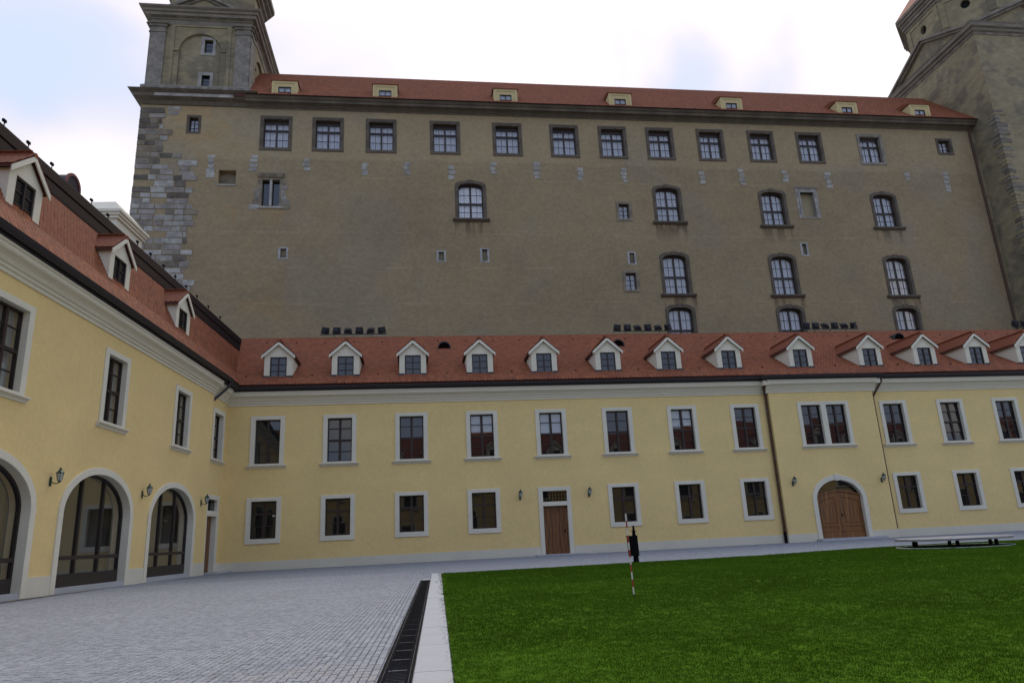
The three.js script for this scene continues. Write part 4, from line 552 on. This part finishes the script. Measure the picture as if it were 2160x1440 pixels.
{
  const t = thing('corner_tower', 'square weathered stone tower top with pilasters rising over the castle corner', 'tower', [-17.2, 35.2, -51.41555 - 3.85 + 0.095], 0.0054649);
  const w = 3.85, Y = y => y - 35.2;
  mesh('castle_cornice', [sqProfile([[0.0, Y(34.7)], [0.1, Y(34.72)], [0.25, Y(34.98)], [0.62, Y(35.12)], [0.64, Y(35.4)], [0.80, Y(35.5)], [0.95, Y(35.62)], [0.2, Y(35.95)]], -w, w, -w, w)], M.corniceStone, t);
  const r = rng(3); let xx = -2.9; while (xx < 2.9) { const L = 0.7 + r() * 0.8; mesh('cornice_stone', [sheet(rectPts(xx, Math.min(xx + L - 0.02, 3.0), Y(35.13), Y(35.39)), [], w + 0.60, w + 0.665, 0.008)], stoneTones[Math.floor(r() * 2)], t); xx += L; }
  mesh('base_course', [sqProfile([[0.0, Y(35.8)], [0.30, Y(35.82)], [0.30, Y(36.28)], [0.22, Y(36.40)], [0, Y(36.42)]], -w, w, -w, w)], stoneTones[3], t);
  mesh('core', [box(-w + 0.7, w - 0.7, Y(34.9), Y(43.2), -w + 0.7, w - 0.7)], M.tower, t);
  // four faces: arched recess, pilasters
  for (let f = 0; f < 4; f++) {
    const g = grp('face', t); g.rotation.y = f * Math.PI / 2;
    const win = f === 0 ? [rectPts(-0.02 + 0.28, 0.62 + 0.28, Y(39.76), Y(41.0)), rectPts(0.22, 0.84, Y(36.5), Y(37.66))] : [];
    mesh('wall', [sheet(rectPts(-w + 0.04, w - 0.04, Y(36.3), Y(42.6)), [archPts(-1.62, 1.62, Y(36.42), Y(39.85), 1.58, 26)], w - 0.3, w - 0.04)], M.tower, g);
    mesh('recess', [sheet(archPts(-1.66, 1.66, Y(36.4), Y(39.85), 1.62, 26), win, w - 0.40, w - 0.22)], M.tower, g);
    mesh('panel_frame', [sheet(uShape(rectPts(-2.35, 2.35, Y(36.42), Y(42.35)), rectPts(-2.02, 2.02, Y(36.42), Y(42.0))), [], w - 0.05, w + 0.03, 0.015), box(-2.02, -1.62, Y(39.72), Y(39.86), w - 0.05, w + 0.06), box(1.62, 2.02, Y(39.72), Y(39.86), w - 0.05, w + 0.06)], M.tower, g);
    for (const s of [-1, 1]) { const a = s > 0 ? 2.72 : -w, b = s > 0 ? w : -2.72; mesh('pilaster', [box(a, b - 0 , Y(36.42), Y(41.35), w - 0.1, w + 0.10)], stoneTones[3], g); mesh('capital', [box(a - 0.06, b + 0.06, Y(41.35), Y(41.5), w - 0.1, w + 0.16), box(a - 0.02, b + 0.02, Y(41.501), Y(41.85), w - 0.1, w + 0.12), box(a - 0.12, b + 0.12, Y(41.851), Y(42.05), w - 0.1, w + 0.22), box(a - 0.22, b + 0.22, Y(42.051), Y(42.16), w - 0.1, w + 0.34)], M.towerStone, g); }
    if (f === 0) for (const [x0, x1, y0, y1] of [[0.26, 0.90, Y(39.76), Y(41.0)], [0.22, 0.84, Y(36.5), Y(37.66)]]) { const q = grp('window', g, (x0 + x1) / 2, y0, w - 0.22); mesh('surround', [sheet(rectPts(-0.58, 0.55, -0.25, y1 - y0 + 0.28), [rectPts(-(x1 - x0) / 2, (x1 - x0) / 2, 0, y1 - y0)], -0.2, 0.05, 0.008)], stoneTones[0], q); mesh('pane', [box(-(x1 - x0) / 2, (x1 - x0) / 2, 0, y1 - y0, -0.22, -0.21)], M.glass, q); mesh('glazing_bar', [0.33, 0.62].map(k => box(-(x1 - x0) / 2, (x1 - x0) / 2, (y1 - y0) * k - 0.015, (y1 - y0) * k + 0.015, -0.209, -0.19)), M.darkwood, q); }
  }
  mesh('entablature', [sqProfile([[-0.8, Y(42.15)], [0.04, Y(42.17)], [0.04, Y(42.55)], [0.12, Y(42.6)], [0.14, Y(42.70)], [0.40, Y(42.76)], [0.44, Y(42.98)], [0.58, Y(43.03)], [0.62, Y(43.18)], [0.80, Y(43.28)], [0.84, Y(43.40)], [0.4, Y(43.48)]], -w, w, -w, w)], M.towerStone, t);
  for (let f = 0; f < 4; f++) { const g = grp('gable', t); g.rotation.y = f * Math.PI / 2; pediment(g, -w + 0.5, w - 0.5, Y(43.42), 1.75, w - 0.1, 2.0, 0.3); }
  const d = drum(t, 0, 0, 3.4);
  mesh('drum', [d.slab(3.45, Y(43.3), Y(47.6))], M.tower, t); mesh('drum_cornice', [d.slab(3.62, Y(47.2), Y(47.45)), d.slab(3.85, Y(47.451), Y(47.9)), d.slab(4.15, Y(47.901), Y(48.2)), d.slab(4.4, Y(48.201), Y(48.6))], M.towerStone, t);
  mesh('tower_roof', [new THREE.ConeGeometry(4.5, 6, 8).rotateY(Math.PI / 8).translate(0, Y(51.6), 0)], tileTones[2], t);
}
{
  const t = thing('great_tower', 'massive plain rendered tower with octagonal drum and pediments beside the castle front', 'tower', [56.15, 0, -51.41555 - 3.4], 0.0054649);
  const w = 5.75;
  mesh('shaft', [box(-w, w, 0, 43.3, -w, w)], M.tower, t);
  mesh('main_cornice', [sqProfile([[-0.05, 43.0], [0.06, 43.02], [0.08, 43.25], [0.25, 43.32], [0.28, 43.55], [0.48, 43.62], [0.52, 43.9], [0.62, 44.02], [0.3, 44.1]], -w, w, -w, w)], M.towerStone, t);
  for (let f = 0; f < 4; f++) { const g = grp('gable', t); g.rotation.y = f * Math.PI / 2; pediment(g, -w + 0.15, w - 0.15, 44.06, 2.75, w - 0.1, 2.6, 0.5); }
  const d = drum(t, 0, 0, 5.35); const a = 5.35;
  mesh('drum_core', [d.slab(a - 0.35, 43.5, 50.2)], M.tower, t);
  const side = 2 * a * Math.tan(Math.PI / 8);
  for (let f = 0; f < 8; f++) { const g = grp('drum_face', t); g.rotation.y = f * Math.PI / 4; const oc = []; for (let i = 0; i < 18; i++) oc.push([0.40 * Math.cos(i / 18 * 6.283), 48.15 + 0.48 * Math.sin(i / 18 * 6.283)]); mesh('wall', [sheet(rectPts(-side / 2, side / 2, 43.6, 49.6), [oc], a - 0.34, a)], M.tower, g); mesh('oculus_back', [box(-0.5, 0.5, 47.6, 48.7, a - 0.345, a - 0.33)], M.dark, g); mesh('panel_frame', [sheet(uShape(rectPts(-side / 2 + 0.02, side / 2 - 0.02, 46.4, 49.58), rectPts(-side / 2 + 0.55, side / 2 - 0.55, 46.4, 49.1)), [], a - 0.02, a + 0.07, 0.01)], M.tower, g); }
  mesh('drum_cornice', [d.slab(a + 0.15, 49.5, 49.75), d.slab(a + 0.32, 49.751, 50.1), d.slab(a + 0.42, 50.101, 50.4), d.slab(a + 0.62, 50.401, 50.7), d.slab(a + 0.75, 50.701, 51.0)], M.towerStone, t);
  mesh('tower_roof', [new THREE.ConeGeometry(6.6, 9, 8).rotateY(Math.PI / 8).translate(0, 55.5, 0)], tileTones[0], t);
  const q = rng(23); let y = 35.2; while (y > 14) { const h = 0.26 + q() * 0.16, l = 0.4 + q() * 0.5, fr = 0.3 + q() * 0.8, pr = 0.03 + q() * 0.05; mesh('quoin_stone', [sheet([[-w - pr, -w - 0 - pr], [-w + fr, -w - pr], [-w + fr, -w + 0.3], [-w + 0.3, -w + 0.3], [-w + 0.3, -w + l], [-w - pr, -w + l]].map(([x, z]) => [x, z]), [], y - h + 0.02, y - 0.01, 0.008).rotateX(-Math.PI / 2)], [M.tower, stoneTones[4], M.tower, M.towerStone, M.tower, M.towerStone][Math.floor(q() * 6)], t); y -= h; }
}

// ================================================================ opposite wing (seen in the window reflections)
{
  const t = thing('opposite_wing', 'yellow wing across the courtyard mirrored in the long facade windows', 'building', [28, 0, 6.2], Math.PI);
  const xs = Array.from({ length: 28 }, (_, i) => -46 + i * 3.4), holes = []; for (const x of xs) { holes.push(hole(x, 4.775, 0.575, 2.08)); holes.push(hole(x, 1.38, 0.575, 1.675)); }
  mesh('wall', [sheet(rectPts(-49, 49, 0, 8.1), holes, -0.5, 0)], M.yellow, t); mesh('side_wall', [box(-49, -48.6, 0, 8.1, -13, -0.51), box(48.6, 49, 0, 8.1, -13, -0.51), box(-48.6, 48.6, 0, 8.1, -13, -12.6)], M.yellow, t);
  for (const x of xs) { placeWindow(t, 'tall', null, x, 4.775); placeWindow(t, 'low', null, x, 1.38); }
  mesh('plinth', [box(-49, 49, 0, 0.4, -0.1, 0.025)], M.plinth, t); mesh('cornice', [profile(cornicePts(7.53), -49, 49)], M.cream, t); mesh('gutter', [gutter(-49, 49, 8.33, 0.47)], M.zinc, t);
  mesh('roof', [profile([[0.5, 8.4], [-6.7, 12.71], [-13.4, 8.5], [-13.4, 8.3], [-6.7, 12.5], [0.5, 8.25]], -49.2, 49.2)], tileTones[0], t);
  let dp = null; for (let i = 0; i < 27; i++) { const x = -44.3 + i * 3.4; if (!dp) dp = gableDormer(t, x, 8.87, -0.3, y => y / 0.6); else { const c = dp.clone(); c.position.x = x; t.add(c); } }
}

// ================================================================ wall lanterns
{
  const t = thing('wall_lantern', 'dark bracket lantern on the yellow pier between two arcade arches', 'lantern', [0, 0, 0], 0, 'lanterns between the arches');
  const zc = 0.24;
  mesh('wall_plate', [sheet(archPts(-0.045, 0.045, -0.14, 0.06, 0.05, 8), [], 0, 0.025, 0.005)], M.lampiron, t);
  mesh('arm', [tube([[0, -0.02, 0.02], [0, -0.07, 0.10], [0, -0.08, 0.18], [0, -0.05, zc]], 0.013, 8)], M.lampiron, t);
  mesh('base_cup', [cyl(0.02, 0.045, 0.05, 0, -0.06, zc, 8)], M.lampiron, t);
  const hex = (rb, rt, h, y) => new THREE.CylinderGeometry(rt, rb, h, 6, 1).translate(0, y + h / 2, zc);
  mesh('glass', [hex(0.055, 0.093, 0.19, -0.008)], M.lampglass, t);
  const bars = []; for (let i = 0; i < 6; i++) { const a = i * Math.PI / 3; bars.push(tube([[0.058 * Math.sin(a), -0.01, zc + 0.058 * Math.cos(a)], [0.097 * Math.sin(a), 0.185, zc + 0.097 * Math.cos(a)]], 0.006, 5)); } bars.push(new THREE.CylinderGeometry(0.105, 0.1, 0.018, 6).translate(0, 0.19, zc)); mesh('cage', bars, M.lampiron, t);
  mesh('cap', [new THREE.CylinderGeometry(0.03, 0.118, 0.085, 6).translate(0, 0.24, zc), new THREE.CylinderGeometry(0.035, 0.03, 0.03, 8).translate(0, 0.295, zc)], M.lampiron, t);
  mesh('finial', [new THREE.SphereGeometry(0.018, 8, 6).translate(0, 0.322, zc), new THREE.ConeGeometry(0.008, 0.05, 6).translate(0, 0.355, zc)], M.lampiron, t);
  const P = (u, y, o = 0) => [-11.0138 + u * Math.sin(A) + o * Math.cos(A), y, -u * Math.cos(A) + o * Math.sin(A)], tn = Math.PI / 2 - A;
  t.position.set(...P(20.62, 2.93)); t.rotation.y = tn;
  dup(t, P(26.22, 2.93), tn);
  const c = dup(t, P(31.86, 2.92), tn, 'dark bracket lantern between the last arch and narrow corner door'); delete c.userData.group;
  for (const x of [4.76, 8.17]) { const o = dup(t, [x, 2.78, ZF], 0, 'small wall lantern flanking the plain single brown door'); o.userData.group = 'lanterns flanking the single door'; }
  for (const x of [18.66, 23.52]) { const o = dup(t, [x, 2.88, ZF + 0.3], 0, 'small green wall lantern flanking the arched double gate'); o.userData.group = 'lanterns flanking the gate'; }
}
// ================================================================ floodlights on the ridge
{
  const ry = 12.71, t = thing('floodlight_rack', 'six black ridge floodlights before the bare castle wall nearest the arcade wing', 'floodlights', [0, ry, ZF - 6.7], 0, 'floodlight rows along the roof ridge');
  mesh('rail', [box(-1.95, 1.95, 0.29, 0.335, -0.02, 0.02)], M.flood, t);
  for (const x of [-1.12, -0.02, 1.06]) mesh('post', [box(x - 0.015, x + 0.015, 0.0, 0.289, -0.015, 0.015)], M.flood, t);
  const aim = [[0.15, -0.25], [0.05, -0.1], [-0.75, 0.05], [0.1, 0], [-0.75, -0.1], [0.2, 0.3]];
  for (let i = 0; i < 6; i++) { const g = grp('floodlight', t, -1.66 + i * 0.665, 0.335, 0); mesh('yoke', [box(-0.24, 0.24, 0.002, 0.022, -0.02, 0.02), box(-0.24, -0.222, 0.022, 0.22, -0.02, 0.02), box(0.222, 0.24, 0.022, 0.22, -0.02, 0.02)], M.flood, g); const h = mesh('housing', [sheet([[-0.215, -0.17], [0.215, -0.17], [0.215, 0.21], [-0.215, 0.21]], [], -0.10, 0.05, 0.02), box(-0.12, 0.12, -0.1, 0.12, 0.05, 0.13)], M.flood, g, 0, 0.21, 0); h.rotation.set(aim[i][0], aim[i][1], aim[i][1] * 0.6); const v = []; for (let k = 0; k < 5; k++) v.push(box(-0.15, 0.15, -0.12 + k * 0.05, -0.105 + k * 0.05, 0.051, 0.075)); mesh('cooling_fin', v, M.flood, h); }
  t.position.x = -3.86; dup(t, [14.0, ry, ZF - 6.7], 0, 'six black ridge floodlights below the two small square castle windows'); dup(t, [26.65, ry, ZF - 6.7], 0, 'six black ridge floodlights beside the castle arched windows under the walled up window'); dup(t, [41.8, ry, ZF - 6.7], 0, 'ridge floodlight row standing in front of the great tower foot');
}
// ================================================================ things on the lawn
{
  const p = thing('survey_pole', 'thin red and white banded survey pole stuck in the lawn', 'pole', [2.89, lawnY(2.89, -10.06), -10.06]);
  p.rotation.z = 0.018; const n = 11, L = 1.08 / n; for (let i = 0; i < n; i++) mesh('band', [new THREE.CylinderGeometry(0.0105, 0.0105, L, 12).translate(0, 0.03 + L * (i + 0.5), 0)], i % 2 ? M.red : M.white, p); mesh('spike', [new THREE.ConeGeometry(0.012, 0.08, 10).rotateX(Math.PI).translate(0, -0.01, 0)], M.iron, p);
  const b = thing('lamp_post_box', 'black metal box with twin finials on a short post at the lawn edge', 'post', [6.26, 0.0, -21.45], -0.29);
  mesh('foot', [cyl(0.09, 0.075, 0.20, 0.06, 0, 0, 14), box(-0.08, 0.16, 0, 0.03, -0.1, 0.1)], M.iron, b);
  mesh('body', [sheet([[-0.15, 0.20], [0.17, 0.20], [0.155, 0.76], [-0.165, 0.76]], [], -0.13, 0.13, 0.012)], M.iron, b); mesh('body_rib', [sheet([[-0.01, 0.205], [0.02, 0.205], [0.01, 0.755], [-0.02, 0.755]], [], 0.131, 0.15, 0.004)], M.iron, b); mesh('lid', [box(-0.185, 0.175, 0.757, 0.78, -0.145, 0.145)], M.iron, b);
  mesh('finial', [cyl(0.055, 0.045, 0.13, 0.06, 0.781, 0, 12), cyl(0.085, 0.085, 0.02, 0.06, 0.90, 0, 14), cyl(0.04, 0.028, 0.10, 0.06, 0.92, 0, 12), new THREE.SphereGeometry(0.033, 10, 8).translate(0.06, 1.04, 0)], M.iron, b); mesh('finial', [cyl(0.012, 0.012, 0.17, -0.12, 0.781, 0, 8), cyl(0.05, 0.05, 0.015, -0.12, 0.945, 0, 12)], M.iron, b);
  const c = thing('round_platform', 'low round grey slab on stub legs standing on the lawn', 'platform', [15.47, 0.0, -19.9], 0.25);
  const ly = 0.03; mesh('ground_ring', [new THREE.TorusGeometry(1.5, 0.03, 8, 56).rotateX(Math.PI / 2).translate(0, ly + 0.0, 0)], M.granite, c);
  const N = 10; for (let i = 0; i < N; i++) { const a0 = i / N * 6.283, a1 = (i + 1) / N * 6.283 - 0.008, R = 1.56; const pts = [[0.02 * Math.cos((a0 + a1) / 2), 0.02 * Math.sin((a0 + a1) / 2)], [R * Math.cos(a0), R * Math.sin(a0)], [R * Math.cos(a1), R * Math.sin(a1)]]; mesh('slab_segment', [sheet(pts, [], 0.235, 0.295, 0.004).rotateX(-Math.PI / 2)], i % 3 ? M.steel : settTones[2], c); }
  for (let i = 0; i < 6; i++) { const a = i / 6 * 6.283 + 0.3; mesh('leg', [box(-0.04, 0.04, ly - 0.02, 0.234, -0.03, 0.03)], M.rust, c, 1.15 * Math.cos(a), 0, 1.15 * Math.sin(a)); }
}
scene.traverse(o => { if (o.isMesh) { o.castShadow = true; o.receiveShadow = true; } });
renderer.render(scene, camera);
